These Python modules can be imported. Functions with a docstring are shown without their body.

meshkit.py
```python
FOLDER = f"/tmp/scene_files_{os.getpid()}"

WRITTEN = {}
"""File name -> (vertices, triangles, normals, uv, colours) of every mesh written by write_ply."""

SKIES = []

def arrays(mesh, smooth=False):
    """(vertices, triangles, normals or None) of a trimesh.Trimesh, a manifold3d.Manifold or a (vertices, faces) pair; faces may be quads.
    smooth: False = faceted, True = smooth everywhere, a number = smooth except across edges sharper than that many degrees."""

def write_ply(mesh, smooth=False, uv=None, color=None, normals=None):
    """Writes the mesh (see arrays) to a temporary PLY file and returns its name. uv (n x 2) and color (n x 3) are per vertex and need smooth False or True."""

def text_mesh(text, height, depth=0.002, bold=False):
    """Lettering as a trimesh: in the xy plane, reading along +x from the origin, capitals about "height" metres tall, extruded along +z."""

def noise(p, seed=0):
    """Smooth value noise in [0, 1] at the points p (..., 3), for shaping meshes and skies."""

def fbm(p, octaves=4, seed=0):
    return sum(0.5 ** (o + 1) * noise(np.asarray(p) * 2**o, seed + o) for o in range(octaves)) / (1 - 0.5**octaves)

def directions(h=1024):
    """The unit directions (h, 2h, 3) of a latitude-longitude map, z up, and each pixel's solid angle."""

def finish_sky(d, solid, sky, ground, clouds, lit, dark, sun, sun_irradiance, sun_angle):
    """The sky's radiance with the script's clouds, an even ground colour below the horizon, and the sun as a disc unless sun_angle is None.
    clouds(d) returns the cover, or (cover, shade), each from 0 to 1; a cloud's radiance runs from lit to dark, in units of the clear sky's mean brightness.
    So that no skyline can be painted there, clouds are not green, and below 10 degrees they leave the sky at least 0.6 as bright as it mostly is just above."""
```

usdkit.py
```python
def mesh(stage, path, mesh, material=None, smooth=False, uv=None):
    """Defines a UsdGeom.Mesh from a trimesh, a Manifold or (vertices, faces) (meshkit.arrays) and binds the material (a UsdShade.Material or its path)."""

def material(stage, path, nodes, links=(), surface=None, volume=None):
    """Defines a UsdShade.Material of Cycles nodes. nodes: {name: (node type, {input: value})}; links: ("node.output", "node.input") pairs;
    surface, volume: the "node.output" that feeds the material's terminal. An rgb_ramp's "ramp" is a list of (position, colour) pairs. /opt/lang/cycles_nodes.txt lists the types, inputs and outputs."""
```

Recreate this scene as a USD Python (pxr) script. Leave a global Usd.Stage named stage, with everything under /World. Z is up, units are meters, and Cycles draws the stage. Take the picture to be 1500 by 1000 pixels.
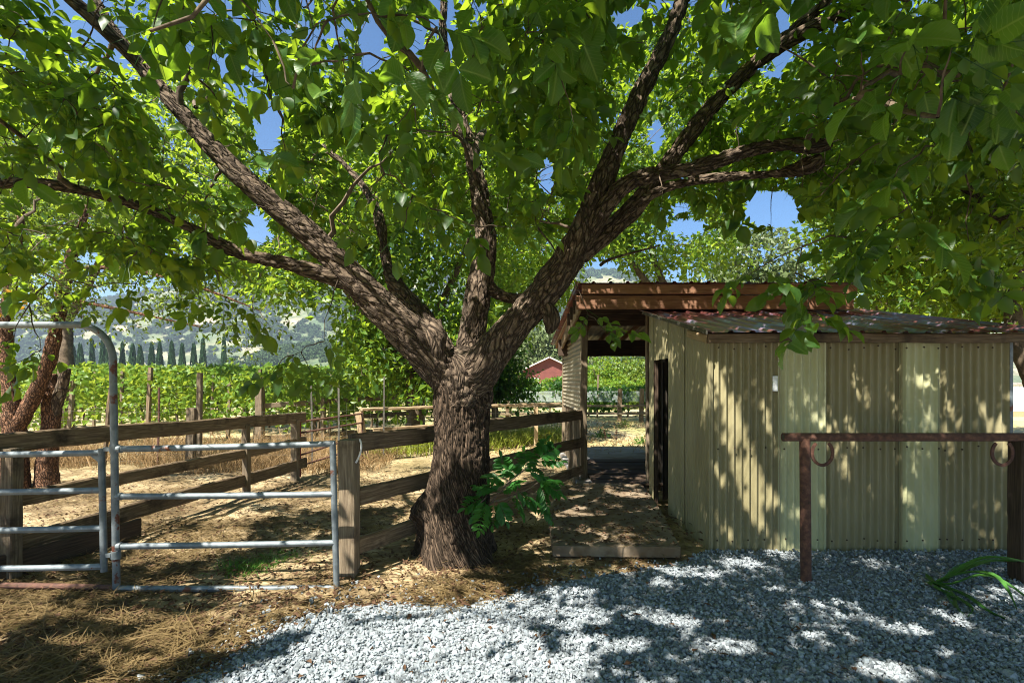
import math, random
import numpy as np, trimesh, usdkit, meshkit
from scipy.spatial import cKDTree, ConvexHull
from scipy.interpolate import CubicSpline
from pxr import Usd, UsdGeom, UsdLux, UsdShade, Gf, Sdf, Vt

stage = Usd.Stage.CreateInMemory()
UsdGeom.SetStageUpAxis(stage, 'Z'); UsdGeom.SetStageMetersPerUnit(stage, 1.0)
UsdGeom.Xform.Define(stage, '/World'); UsdGeom.Scope.Define(stage, '/World/Looks')
# ------------------------------------------------------------------ camera, sky, sun, exposure
F, H0, CX, CY = 750.0, 1.6, 750.0, 560.0
cam = UsdGeom.Camera.Define(stage, '/World/camera')
cam.AddTranslateOp().Set(Gf.Vec3d(0, 0, H0)); cam.AddRotateXOp().Set(90.0)
cam.CreateHorizontalApertureAttr(36.0); cam.CreateVerticalApertureAttr(24.0); cam.CreateFocalLengthAttr(18.0)
cam.CreateVerticalApertureOffsetAttr(60 / 1500 * 36.0)
cam.CreateClippingRangeAttr(Gf.Vec2f(0.05, 20000))
cam.CreateExposureAttr(1.85)
SUN = np.array([-0.36, -0.44, 0.82]); SUN /= np.linalg.norm(SUN)
SKY_STRENGTH, SUN_INTENSITY = 0.052, 1.25
sun = UsdLux.DistantLight.Define(stage, '/World/sun')
sun.CreateNormalizeAttr(True); sun.CreateIntensityAttr(SUN_INTENSITY); sun.CreateAngleAttr(0.53); sun.CreateColorAttr(Gf.Vec3f(1.0, 0.94, 0.84))
_x = np.cross([0, 0, 1], SUN); _x /= np.linalg.norm(_x); _y = np.cross(SUN, _x)
sun.AddTransformOp().Set(Gf.Matrix4d(*[float(c) for c in (*_x, 0, *_y, 0, *SUN, 0, 0, 0, 30, 1)]))
sky_mat = usdkit.material(stage, '/World/Looks/sky', {
    's': ('sky_texture', {'sky_type': 'single_scattering', 'sun_disc': False, 'sun_elevation': float(math.asin(SUN[2])), 'sun_rotation': float(math.atan2(SUN[0], SUN[1])), 'altitude': 60.0, 'air_density': .9, 'aerosol_density': .25, 'ozone_density': 2.0}),
    'h': ('hsv', {'saturation': 1.3}), 'b': ('background_shader', {'strength': SKY_STRENGTH})}, [('s.color', 'h.color'), ('h.color', 'b.color')], surface='b.background')
dome = UsdLux.DomeLight.Define(stage, '/World/sky'); UsdShade.MaterialBindingAPI.Apply(dome.GetPrim()).Bind(sky_mat)
dome.GetPrim().SetCustomDataByKey('kind', 'structure')

rng = np.random.default_rng(7)
def at(px, py, d): return np.array([(px - CX) / F * d, d, H0 + (CY - py) / F * d])
def gnd(px, py): d = F * H0 / (py - CY); return np.array([(px - CX) / F * d, d, 0.0])
def proj(P): P = np.asarray(P); y = np.maximum(P[..., 1], 1e-3); return CX + F * P[..., 0] / y, CY - F * (P[..., 2] - H0) / y
def nrm(v): v = np.asarray(v, float); return v / np.maximum(np.linalg.norm(v, axis=-1, keepdims=True), 1e-9)

# ------------------------------------------------------------------ naming helpers
used = {}
def path_of(parent, name):
    k = f'{parent}/{name}'; n = used.get(k, 0); used[k] = n + 1
    return k if n == 0 else f'{k}_{n:03d}'
def tag(prim, label=None, cat=None, group=None, kind=None):
    for k, v in (('label', label), ('category', cat), ('group', group), ('kind', kind)):
        if v: prim.SetCustomDataByKey(k, v)
class Thing:
    def __init__(s, name, label, cat, loc=(0, 0, 0), group=None, kind=None):
        s.path = path_of('/World', name); s.loc = np.asarray(loc, float)
        x = UsdGeom.Xform.Define(stage, s.path); x.AddTranslateOp().Set(Gf.Vec3d(*map(float, s.loc))); s.prim = x.GetPrim()
        tag(s.prim, label, cat, group, kind)
    def part(s, name, mesh, mat, smooth=False, label=None, kind=None, under=None):
        v, f, uv = unpack(mesh)
        p = path_of(under or s.path, name)
        m = usdkit.mesh(stage, p, (v - s.loc, f), M[mat] if isinstance(mat, str) else mat, smooth=smooth, uv=uv)
        tag(m.GetPrim(), label, kind=kind)
        return p
def unpack(mesh):
    if isinstance(mesh, trimesh.Trimesh): return np.array(mesh.vertices), np.array(mesh.faces), None
    v, f = np.asarray(mesh[0], float), np.asarray(mesh[1], int)
    if f.shape[1] == 4: f = np.vstack([f[:, [0, 1, 2]], f[:, [0, 2, 3]]])
    return v, f, (mesh[2] if len(mesh) > 2 else None)
def single(name, mesh, mat, label=None, cat=None, group=None, kind=None, smooth=False):
    v, f, uv = unpack(mesh); p = path_of('/World', name)
    m = usdkit.mesh(stage, p, (v, f), M[mat], smooth=smooth, uv=uv); tag(m.GetPrim(), label, cat, group, kind); return m
def cat_meshes(ms):
    V, Fs, U, n = [], [], [], 0
    for m in ms:
        v, f, uv = unpack(m); V.append(v); Fs.append(f + n); n += len(v); U.append(uv if uv is not None else np.zeros((len(v), 2)))
    return np.vstack(V), np.vstack(Fs), np.vstack(U)

# ------------------------------------------------------------------ materials
M = {}
def mat(name, nodes, links, surface='p.BSDF', volume=None):
    M[name] = usdkit.material(stage, f'/World/Looks/{name}', nodes, links, surface=surface, volume=volume)
def noisy(name, ramp, scale=8, stretch=(1, 1, 1), rough=0.8, coord='geometry.position', bump=0.3, bdist=0.01, detail=6, metallic=0.0, spec=None, vary=0.25, island=False, second=None):
    """colour from a noise through a ramp, varied a little per object or island, with bump"""
    c, o = coord.split('.')
    pr = {'roughness': rough, 'metallic': metallic}
    if spec is not None: pr['specular_ior_level'] = spec
    n = {'c': (c, {'attribute': 'st'} if c == 'uvmap' else {}), 'm': ('mapping', {'scale': stretch}), 'n': ('noise_texture', {'scale': scale, 'detail': detail, 'roughness': 0.62}),
         'r': ('rgb_ramp', {'ramp': ramp}), 'p': ('principled_bsdf', pr), 'b': ('bump', {'strength': bump, 'distance': bdist}),
         'v': ('map_range', {'from_min': 0.0, 'from_max': 1.0, 'to_min': 1 - vary, 'to_max': 1 + vary}), 'h': ('hsv', {}), 'i': ('geometry' if island else 'object_info', {})}
    l = [(f'c.{o}', 'm.vector'), ('m.vector', 'n.vector'), ('n.fac', 'r.fac'), ('n.fac', 'b.height'), ('b.normal', 'p.normal'), ('i.random_per_island' if island else 'i.random', 'v.value'), ('v.result', 'h.value'), ('r.color', 'h.color')]
    last = 'h.color'
    if second:      # (colour, scale, from, to): patches of another colour
        col, sc, a, b_ = second
        n |= {'n2': ('noise_texture', {'scale': sc, 'detail': 5.0, 'roughness': 0.65}), 'q': ('map_range', {'from_min': a, 'from_max': b_, 'to_min': 0.0, 'to_max': 1.0, 'clamp': True}), 'x': ('mix', {'color2': col}), 'g2': ('geometry', {})}
        l += [('g2.position', 'n2.vector'), ('n2.fac', 'q.value'), ('q.result', 'x.fac'), (last, 'x.color1')]; last = 'x.color'
    l.append((last, 'p.base_color')); mat(name, n, l)
def leafmat(name, c0, c1, t0, fac=0.42, rough=0.45, veins=False, island=True, spec=0.4):
    n = {'g': ('geometry' if island else 'object_info', {}), 'r': ('rgb_ramp', {'ramp': [(0, c0), (0.75, c1), (1.0, [c1[0] * 1.5, c1[1] * 1.15, c1[2]])]}),
         'tr': ('rgb_ramp', {'ramp': [(0, [x * 0.75 for x in t0]), (1.0, t0)]}),
         'p': ('principled_bsdf', {'roughness': rough, 'specular_ior_level': spec}), 't': ('translucent_bsdf', {}), 'm': ('mix_closure', {'fac': fac})}
    src = 'g.random_per_island' if island else 'g.random'
    l = [(src, 'r.fac'), (src, 'tr.fac'), ('p.BSDF', 'm.closure1'), ('t.BSDF', 'm.closure2')]
    if not veins: l += [('r.color', 'p.base_color'), ('tr.color', 't.color')]
    else:
        n |= {'uv': ('uvmap', {'attribute': 'st'}), 's': ('separate_xyz', {}), 'a': ('math', {'math_type': 'subtract', 'value2': 0.5}), 'b': ('math', {'math_type': 'absolute'}),
              'k': ('math', {'math_type': 'multiply', 'value2': 0.55}), 'd': ('math', {'math_type': 'subtract'}), 'e': ('math', {'math_type': 'multiply', 'value2': 10.0}), 'f': ('math', {'math_type': 'fraction'}),
              'h': ('math', {'math_type': 'subtract', 'value2': 0.5}), 'j': ('math', {'math_type': 'absolute'}), 'lat': ('map_range', {'from_min': 0.02, 'from_max': 0.12, 'to_min': 0.55, 'to_max': 0.0, 'clamp': True}),
              'mid': ('map_range', {'from_min': 0.012, 'from_max': 0.045, 'to_min': 0.9, 'to_max': 0.0, 'clamp': True}), 'mx': ('math', {'math_type': 'maximum'}),
              'c1': ('mix', {'color2': [c1[0] * 3.5 + 0.06, c1[1] * 2.0 + 0.08, c1[2] * 2 + 0.03]}), 'c2': ('mix', {'color2': [t0[0] * 0.55, t0[1] * 0.6, t0[2] * 0.5]}), 'bp': ('bump', {'strength': 0.35, 'distance': 0.004})}
        l += [('uv.UV', 's.vector'), ('s.x', 'a.value1'), ('a.value', 'b.value1'), ('b.value', 'k.value1'), ('s.y', 'd.value1'), ('k.value', 'd.value2'), ('d.value', 'e.value1'), ('e.value', 'f.value1'), ('f.value', 'h.value1'),
              ('h.value', 'j.value1'), ('j.value', 'lat.value'), ('b.value', 'mid.value'), ('lat.result', 'mx.value1'), ('mid.result', 'mx.value2'), ('mx.value', 'c1.fac'), ('mx.value', 'c2.fac'),
              ('r.color', 'c1.color1'), ('tr.color', 'c2.color1'), ('c1.color', 'p.base_color'), ('c2.color', 't.color'), ('mx.value', 'bp.height'), ('bp.normal', 'p.normal')]
    mat(name, n, l, surface='m.closure')

noisy('bark_dark', [(0.25, [.03, .022, .016]), (0.7, [.16, .12, .08])], scale=12, rough=0.95, bump=0.5, vary=.15, spec=.2)
noisy('twig', [(0.3, [.045, .032, .022]), (0.7, [.17, .13, .09])], scale=20, rough=0.9, bump=0.0, vary=.2, spec=.2)
leafmat('leaf_big', [.02, .07, .012], [.042, .12, .02], [.3, .52, .03], fac=.42, veins=True, island=False, rough=.38)
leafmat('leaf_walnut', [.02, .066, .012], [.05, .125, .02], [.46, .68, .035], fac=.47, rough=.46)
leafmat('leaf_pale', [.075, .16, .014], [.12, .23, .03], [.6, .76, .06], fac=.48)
leafmat('leaf_deep', [.02, .065, .012], [.04, .11, .02], [.18, .4, .03], fac=.4)
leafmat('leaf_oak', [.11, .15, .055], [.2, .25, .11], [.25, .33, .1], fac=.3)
leafmat('leaf_olive', [.06, .10, .02], [.12, .17, .04], [.25, .36, .05], fac=.4)
leafmat('leaf_vine', [.09, .18, .014], [.2, .3, .035], [.5, .62, .06], fac=.42)
leafmat('leaf_hedge', [.10, .17, .02], [.22, .27, .05], [.4, .48, .06], fac=.4)
leafmat('leaf_cypress', [.03, .075, .03], [.05, .11, .04], [.07, .13, .04], fac=.2)
leafmat('leaf_sprout', [.03, .13, .02], [.055, .2, .03], [.16, .42, .04], fac=.4)
leafmat('leaf_strap', [.04, .14, .03], [.07, .2, .04], [.12, .3, .04], fac=.3, island=False, rough=.35)
leafmat('leaf_gold', [.5, .28, .03], [.6, .35, .04], [.7, .4, .04], fac=.45)
leafmat('grass_green', [.05, .15, .015], [.1, .24, .03], [.2, .42, .04], fac=.4)
leafmat('grass_lime', [.22, .27, .03], [.36, .38, .07], [.5, .52, .08], fac=.4)
leafmat('grass_dry', [.26, .17, .08], [.52, .39, .22], [.5, .36, .18], fac=.3, rough=.7, spec=.2)
leafmat('straw_look', [.15, .105, .045], [.62, .5, .28], [.45, .33, .14], fac=.2, rough=.75, spec=.2)
leafmat('litter_look', [.09, .05, .028], [.26, .16, .085], [.25, .15, .07], fac=.15, rough=.8, spec=.2)
leafmat('hill_green', [.06, .10, .04], [.13, .17, .07], [.1, .12, .05], fac=.1, rough=.9, spec=.1)
wood_uv = dict(coord='uvmap.UV', stretch=(34, 1.6, 1), rough=.85, spec=.25)
noisy('wood_grey', [(0.25, [.055, .04, .026]), (0.5, [.16, .122, .08]), (0.75, [.3, .245, .165])], scale=2.2, bump=.6, bdist=.008, vary=.15, second=([.055, .04, .028], 3.5, .55, .72), **wood_uv)
noisy('wood_rail', [(0.25, [.05, .032, .02]), (0.5, [.15, .105, .062]), (0.75, [.3, .23, .15])], scale=2.2, bump=.7, bdist=.008, vary=.2, second=([.035, .024, .016], 2.6, .52, .68), **wood_uv)
noisy('wood_pale', [(0.25, [.18, .12, .065]), (0.5, [.36, .26, .15]), (0.75, [.5, .4, .26])], scale=2.2, bump=.5, bdist=.006, vary=.15, **wood_uv)
noisy('wood_red', [(0.25, [.1, .045, .026]), (0.5, [.2, .1, .058]), (0.75, [.33, .19, .115])], scale=2.2, bump=.4, bdist=.005, vary=.08, second=([.26, .14, .06], 2.0, .5, .7), **wood_uv)
noisy('wood_dark', [(0.25, [.02, .014, .01]), (0.7, [.09, .06, .04])], scale=2.2, bump=.5, bdist=.006, vary=.15, **wood_uv)
noisy('galvanized', [(0.3, [.09, .108, .12]), (0.6, [.16, .188, .2]), (0.8, [.23, .255, .265])], scale=14, rough=.55, metallic=.3, bump=.12, bdist=.003, vary=.06, second=([.13, .045, .022], 5.0, .64, .68))
noisy('rust', [(0.25, [.03, .014, .01]), (0.5, [.085, .036, .022]), (0.8, [.18, .085, .05])], scale=26, rough=.85, bump=.5, bdist=.003, vary=.1)
noisy('galvanized_rusty', [(0.3, [.09, .108, .12]), (0.6, [.16, .188, .2]), (0.8, [.23, .255, .265])], scale=14, rough=.55, metallic=.3, bump=.12, bdist=.003, vary=.06, second=([.10, .032, .018], 7.0, .57, .62))
noisy('rust_red', [(0.25, [.12, .02, .018]), (0.7, [.24, .05, .035])], scale=20, rough=.8, bump=.3, bdist=.003)
noisy('steel_dark', [(0.3, [.06, .055, .045]), (0.7, [.16, .15, .12])], scale=20, rough=.6, bump=.1, metallic=.4)
noisy('sheet_olive', [(0.3, [.195, .17, .088]), (0.5, [.255, .226, .122]), (0.75, [.31, .28, .165])], scale=2.5, stretch=(1, 1, .35), rough=.5, bump=.06, bdist=.004, vary=.03, second=([.19, .15, .08], 7.0, .66, .82))
noisy('sheet_fibre', [(0.3, [.34, .34, .18]), (0.5, [.42, .42, .24]), (0.75, [.47, .47, .29])], scale=3, stretch=(1, 1, .3), rough=.55, bump=.06, bdist=.004, vary=.02, second=([.34, .34, .2], 5.0, .66, .85))
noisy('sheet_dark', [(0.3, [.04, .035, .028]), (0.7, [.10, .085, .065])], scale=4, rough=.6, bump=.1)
noisy('sheet_lining', [(0.3, [.2, .17, .12]), (0.7, [.34, .3, .22])], scale=4, rough=.6, bump=.1)
noisy('roof_red_painted_sheen', [(0.3, [.13, .045, .045]), (0.55, [.22, .07, .06]), (0.8, [.32, .13, .1])], scale=4.5, rough=.24, metallic=.3, spec=.9, bump=.08, bdist=.004, vary=.05, second=([.22, .25, .40], 2.6, .5, .64))  # blue-grey patches paint a reflected sky sheen into the red roof colour
noisy('concrete', [(0.3, [.11, .08, .05]), (0.55, [.21, .16, .105]), (0.8, [.3, .24, .17])], scale=3, rough=.9, bump=.4, bdist=.008, second=([.13, .085, .045], 4.0, .48, .62))
noisy('concrete_cool', [(0.3, [.16, .15, .14]), (0.75, [.32, .31, .3])], scale=4, rough=.85, bump=.3, bdist=.006, second=([.16, .12, .08], 3.0, .55, .65))
noisy('stone', [(0.3, [.13, .152, .168]), (0.7, [.29, .325, .345])], scale=35, rough=.85, bump=.2, bdist=.004, vary=.48)
noisy('gravel_bed_look', [(0.35, [.11, .13, .145]), (0.6, [.27, .3, .32])], scale=55, rough=.9, bump=1.0, bdist=.02, detail=2, vary=0)
noisy('white_paint', [(0.3, [.76, .76, .74]), (0.7, [.82, .82, .81])], scale=3, rough=.5, bump=.02, vary=0)
noisy('paper_white', [(0.3, [.62, .65, .66]), (0.7, [.8, .82, .82])], scale=30, rough=.6, bump=.02, vary=0)
noisy('house_red', [(0.3, [.12, .035, .03]), (0.7, [.17, .05, .04])], scale=2, rough=.8, bump=.1, vary=0)
noisy('roof_pale', [(0.3, [.4, .36, .34]), (0.7, [.55, .5, .47])], scale=2, rough=.8, bump=.1, vary=0)
noisy('dark_void', [(0.3, [.012, .012, .012]), (0.7, [.03, .03, .03])], scale=2, rough=.4, bump=0, vary=0)
noisy('net_look', [(0.3, [.45, .52, .5]), (0.7, [.6, .66, .64])], scale=2, rough=.6, bump=0, vary=0)
noisy('rope_white', [(0.3, [.5, .48, .45]), (0.7, [.66, .64, .6])], scale=40, rough=.8, bump=.1, vary=0)
def barkmat(name, ramp, su, sv, crack, lich=None):
    n = {'c': ('uvmap', {'attribute': 'st'}), 'm': ('mapping', {'scale': (su, sv, 1)}), 'd': ('noise_texture', {'scale': .45, 'detail': 5.0}), 'dm': ('vector_math', {'math_type': 'multiply_add', 'vector2': (3.2, 3.2, 0)}),
         'v': ('voronoi_texture', {'feature': 'distance_to_edge', 'scale': 1.0}), 'e': ('map_range', {'from_min': 0.0, 'from_max': .2, 'to_min': 0.0, 'to_max': 1.0, 'clamp': True}), 'n': ('noise_texture', {'scale': 2.5, 'detail': 8.0, 'roughness': .7}),
         'r': ('rgb_ramp', {'ramp': ramp}), 'x': ('mix', {'color1': crack}), 'a': ('math', {'math_type': 'multiply_add', 'value2': .35}), 'b': ('bump', {'strength': .9, 'distance': .022}), 'p': ('principled_bsdf', {'roughness': .95, 'specular_ior_level': .15}),
         'g': ('geometry', {}), 'n2': ('noise_texture', {'scale': 5.0, 'detail': 6.0, 'roughness': .7}), 'q': ('map_range', {'from_min': .56, 'from_max': .7, 'to_min': 0.0, 'to_max': .8, 'clamp': True}), 'y': ('mix', {'color2': lich or ramp[-1][1]})}
    l = [('c.UV', 'm.vector'), ('m.vector', 'd.vector'), ('d.color', 'dm.vector1'), ('m.vector', 'dm.vector3'), ('dm.vector', 'v.vector'), ('v.distance', 'e.value'), ('m.vector', 'n.vector'), ('n.fac', 'r.fac'), ('g.position', 'n2.vector'), ('n2.fac', 'q.value'), ('q.result', 'y.fac'), ('r.color', 'y.color1'),
         ('e.result', 'x.fac'), ('y.color', 'x.color2'), ('x.color', 'p.base_color'), ('n.fac', 'a.value1'), ('e.result', 'a.value3'), ('a.value', 'b.height'), ('b.normal', 'p.normal')]
    mat(name, n, l)
barkmat('bark_graft', [(0.28, [.04, .03, .021]), (0.5, [.12, .088, .062]), (0.75, [.28, .22, .155])], 26, 8, [.036, .026, .019], [.29, .25, .18])
barkmat('bark_root', [(0.28, [.035, .024, .016]), (0.5, [.09, .062, .042]), (0.78, [.2, .145, .098])], 58, 6.5, [.024, .017, .011])
barkmat('bark_red', [(0.28, [.08, .042, .024]), (0.5, [.2, .105, .06]), (0.75, [.34, .21, .13])], 40, 14, [.03, .018, .012])
# ground: straw, bare brown dirt, dry grass field and greener patches, all by position
mat('ground_look', {
    'g': ('geometry', {}), 'n1': ('noise_texture', {'scale': 1.3, 'detail': 7.0, 'roughness': .65}), 'n2': ('noise_texture', {'scale': 14.0, 'detail': 5.0, 'roughness': .7}),
    'n3': ('noise_texture', {'scale': .35, 'detail': 5.0, 'roughness': .6}), 'r1': ('rgb_ramp', {'ramp': [(0.32, [.085, .06, .032]), (0.46, [.2, .145, .078]), (0.6, [.4, .31, .18]), (0.8, [.52, .42, .27])]}),
    'r2': ('rgb_ramp', {'ramp': [(0.25, [.45, .45, .45]), (0.5, [.95, .95, .95]), (0.75, [1.25, 1.25, 1.25])]}), 'mu': ('mix', {'mix_type': 'multiply', 'fac': 1.0}),
    's': ('separate_xyz', {}), 'far': ('map_range', {'from_min': 8.0, 'from_max': 16.0, 'to_min': 0.0, 'to_max': .8, 'clamp': True}), 'rf': ('rgb_ramp', {'ramp': [(0.32, [.24, .26, .07]), (0.45, [.42, .38, .17]), (0.58, [.5, .4, .24]), (0.8, [.56, .45, .3])]}),
    'mx': ('mix', {}), 'p': ('principled_bsdf', {'roughness': .95, 'specular_ior_level': .15}), 'b': ('bump', {'strength': .9, 'distance': .03})},
    [('g.position', 'n1.vector'), ('g.position', 'n2.vector'), ('g.position', 'n3.vector'), ('n1.fac', 'r1.fac'), ('n2.fac', 'r2.fac'), ('g.position', 's.vector'), ('s.y', 'far.value'), ('n3.fac', 'rf.fac'),
     ('far.result', 'mx.fac'), ('r1.color', 'mx.color1'), ('rf.color', 'mx.color2'), ('mx.color', 'mu.color1'), ('r2.color', 'mu.color2'), ('mu.color', 'p.base_color'), ('n2.fac', 'b.height'), ('b.normal', 'p.normal')])
mat('hill_look', {
    'g': ('geometry', {}), 'n1': ('noise_texture', {'scale': .012, 'detail': 8.0, 'roughness': .65}), 'n2': ('noise_texture', {'scale': .09, 'detail': 6.0, 'roughness': .7}),
    'r1': ('rgb_ramp', {'ramp': [(0.4, [.08, .115, .06]), (0.54, [.15, .17, .09]), (0.66, [.36, .3, .21])]}), 'r2': ('rgb_ramp', {'ramp': [(0.3, [.5, .5, .5]), (0.7, [1.2, 1.2, 1.2])]}),
    'mu': ('mix', {'mix_type': 'multiply', 'fac': 1.0}), 'p': ('principled_bsdf', {'roughness': 1.0, 'specular_ior_level': .1})},
    [('g.position', 'n1.vector'), ('g.position', 'n2.vector'), ('n1.fac', 'r1.fac'), ('n2.fac', 'r2.fac'), ('r1.color', 'mu.color1'), ('r2.color', 'mu.color2'), ('mu.color', 'p.base_color')])

# ------------------------------------------------------------------ mesh builders
def spline(pts, n):
    pts = np.asarray(pts, float); t = np.r_[0, np.cumsum(np.linalg.norm(np.diff(pts[:, :3], axis=0), axis=1))]
    if len(pts) == 2: return pts[0] + (pts[1] - pts[0]) * np.linspace(0, 1, n)[:, None]
    return CubicSpline(t, pts)(np.linspace(0, t[-1], n))
def frames(p, up=None):
    t = nrm(np.gradient(p, axis=0)); A = np.zeros_like(p)
    if up is not None: A = nrm(np.cross(t, np.broadcast_to(up, p.shape)))
    else:
        a = np.cross(t[0], [0, 0, 1.0] if abs(t[0][2]) < .9 else [1.0, 0, 0]); a /= np.linalg.norm(a)
        for i in range(len(p)):
            a = a - t[i] * (a @ t[i]); a /= np.linalg.norm(a); A[i] = a
    return t, A, np.cross(A, t)
def tube(p, r, sides=8, caps=True):
    p = np.asarray(p, float); r = np.broadcast_to(np.asarray(r, float), (len(p),))
    t, A, B = frames(p); th = np.linspace(0, 2 * np.pi, sides + 1)
    V = p[:, None] + r[:, None, None] * (np.cos(th)[None, :, None] * A[:, None] + np.sin(th)[None, :, None] * B[:, None])
    s = np.r_[0, np.cumsum(np.linalg.norm(np.diff(p, axis=0), axis=1))]
    U = np.stack([np.broadcast_to(th[None] * r.mean(), V.shape[:2]), np.broadcast_to(s[:, None], V.shape[:2])], -1)
    n = sides + 1; i, j = np.meshgrid(np.arange(len(p) - 1), np.arange(sides), indexing='ij')
    f = np.stack([i * n + j, i * n + j + 1, (i + 1) * n + j + 1, (i + 1) * n + j], -1).reshape(-1, 4)
    f = np.vstack([f[:, [0, 1, 2]], f[:, [0, 2, 3]]]); V = V.reshape(-1, 3); U = U.reshape(-1, 2)
    if caps:
        for k, flip in ((0, 1), (len(p) - 1, 0)):
            b = len(V); V = np.vstack([V, V[k * n:k * n + sides], p[k:k + 1]]); U = np.vstack([U, U[k * n:k * n + sides], U[k * n:k * n + 1]])
            q = np.arange(sides); tri = np.stack([b + q, b + (q + 1) % sides, np.full(sides, b + sides)], 1)
            f = np.vstack([f, tri[:, ::-1] if flip else tri])
    return V, f, U
def pipe(a, b, r, sides=12): return tube(np.linspace(a, b, 3), r, sides)
def beam(a, b, w, h, rough=.004, up=(0, 0, 1), seed=0, cham=.008, n=None, warp=.006):
    """a board from a to b (centre line), w wide, h tall; rough sawn, weathered edges"""
    a, b = np.asarray(a, float), np.asarray(b, float); L = np.linalg.norm(b - a); n = n or max(3, int(L / .06)); n = min(n, 90)
    p = np.linspace(a, b, n); t, A, B = frames(p, up); B = np.cross(A, t)
    ss = np.linspace(0, L, n)
    p = p + A * ((meshkit.fbm(np.stack([ss * .9, ss * 0 + seed * 7.1, ss * 0], -1)) - .5) * warp * 4)[:, None] + B * ((meshkit.fbm(np.stack([ss * .9, ss * 0 + seed * 3.3 + 50, ss * 0], -1)) - .5) * warp * 3)[:, None]
    c = min(cham, w * .3, h * .3); x, y = w / 2, h / 2
    sec = np.array([(-x + c, -y), (0, -y), (x - c, -y), (x, -y + c), (x, 0), (x, y - c), (x - c, y), (0, y), (-x + c, y), (-x, y - c), (-x, 0), (-x, -y + c)])
    k = len(sec)
    q = np.stack([np.broadcast_to(sec[None, :, 0] * 30, (n, k)), np.broadcast_to(sec[None, :, 1] * 30, (n, k)), np.broadcast_to(ss[:, None] * 5 + seed * 11.7, (n, k))], -1)
    dis = (meshkit.fbm(q, 3, seed) - .5) * 2 * rough
    dirs = nrm(sec)[None] * np.ones((n, 1, 1)); S = sec[None] + dirs * dis[..., None]
    V = p[:, None] + S[..., :1] * A[:, None] + S[..., 1:] * B[:, None]
    per = np.r_[0, np.cumsum(np.linalg.norm(np.diff(sec, axis=0), axis=1))]
    U = np.stack([np.broadcast_to(per[None] + seed * .37, (n, k)), np.broadcast_to(ss[:, None] + seed * 1.3, (n, k))], -1)
    i, j = np.meshgrid(np.arange(n - 1), np.arange(k), indexing='ij'); j2 = (j + 1) % k
    f = np.stack([i * k + j, i * k + j2, (i + 1) * k + j2, (i + 1) * k + j], -1).reshape(-1, 4); f = np.vstack([f[:, [0, 1, 2]], f[:, [0, 2, 3]]])
    V, U = V.reshape(-1, 3), U.reshape(-1, 2)
    for e, flip in ((0, 1), (n - 1, 0)):
        b0 = len(V); V = np.vstack([V, V[e * k:(e + 1) * k], p[e:e + 1]]); U = np.vstack([U, sec + [0, 0], [[0, 0]]])
        qq = np.arange(k); tri = np.stack([b0 + qq, b0 + (qq + 1) % k, np.full(k, b0 + k)], 1); f = np.vstack([f, tri[:, ::-1] if flip else tri])
    return V, f, U
def box(lo, hi):
    m = trimesh.creation.box(np.subtract(hi, lo)); m.apply_translation((np.asarray(lo) + hi) / 2.0); return m
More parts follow.
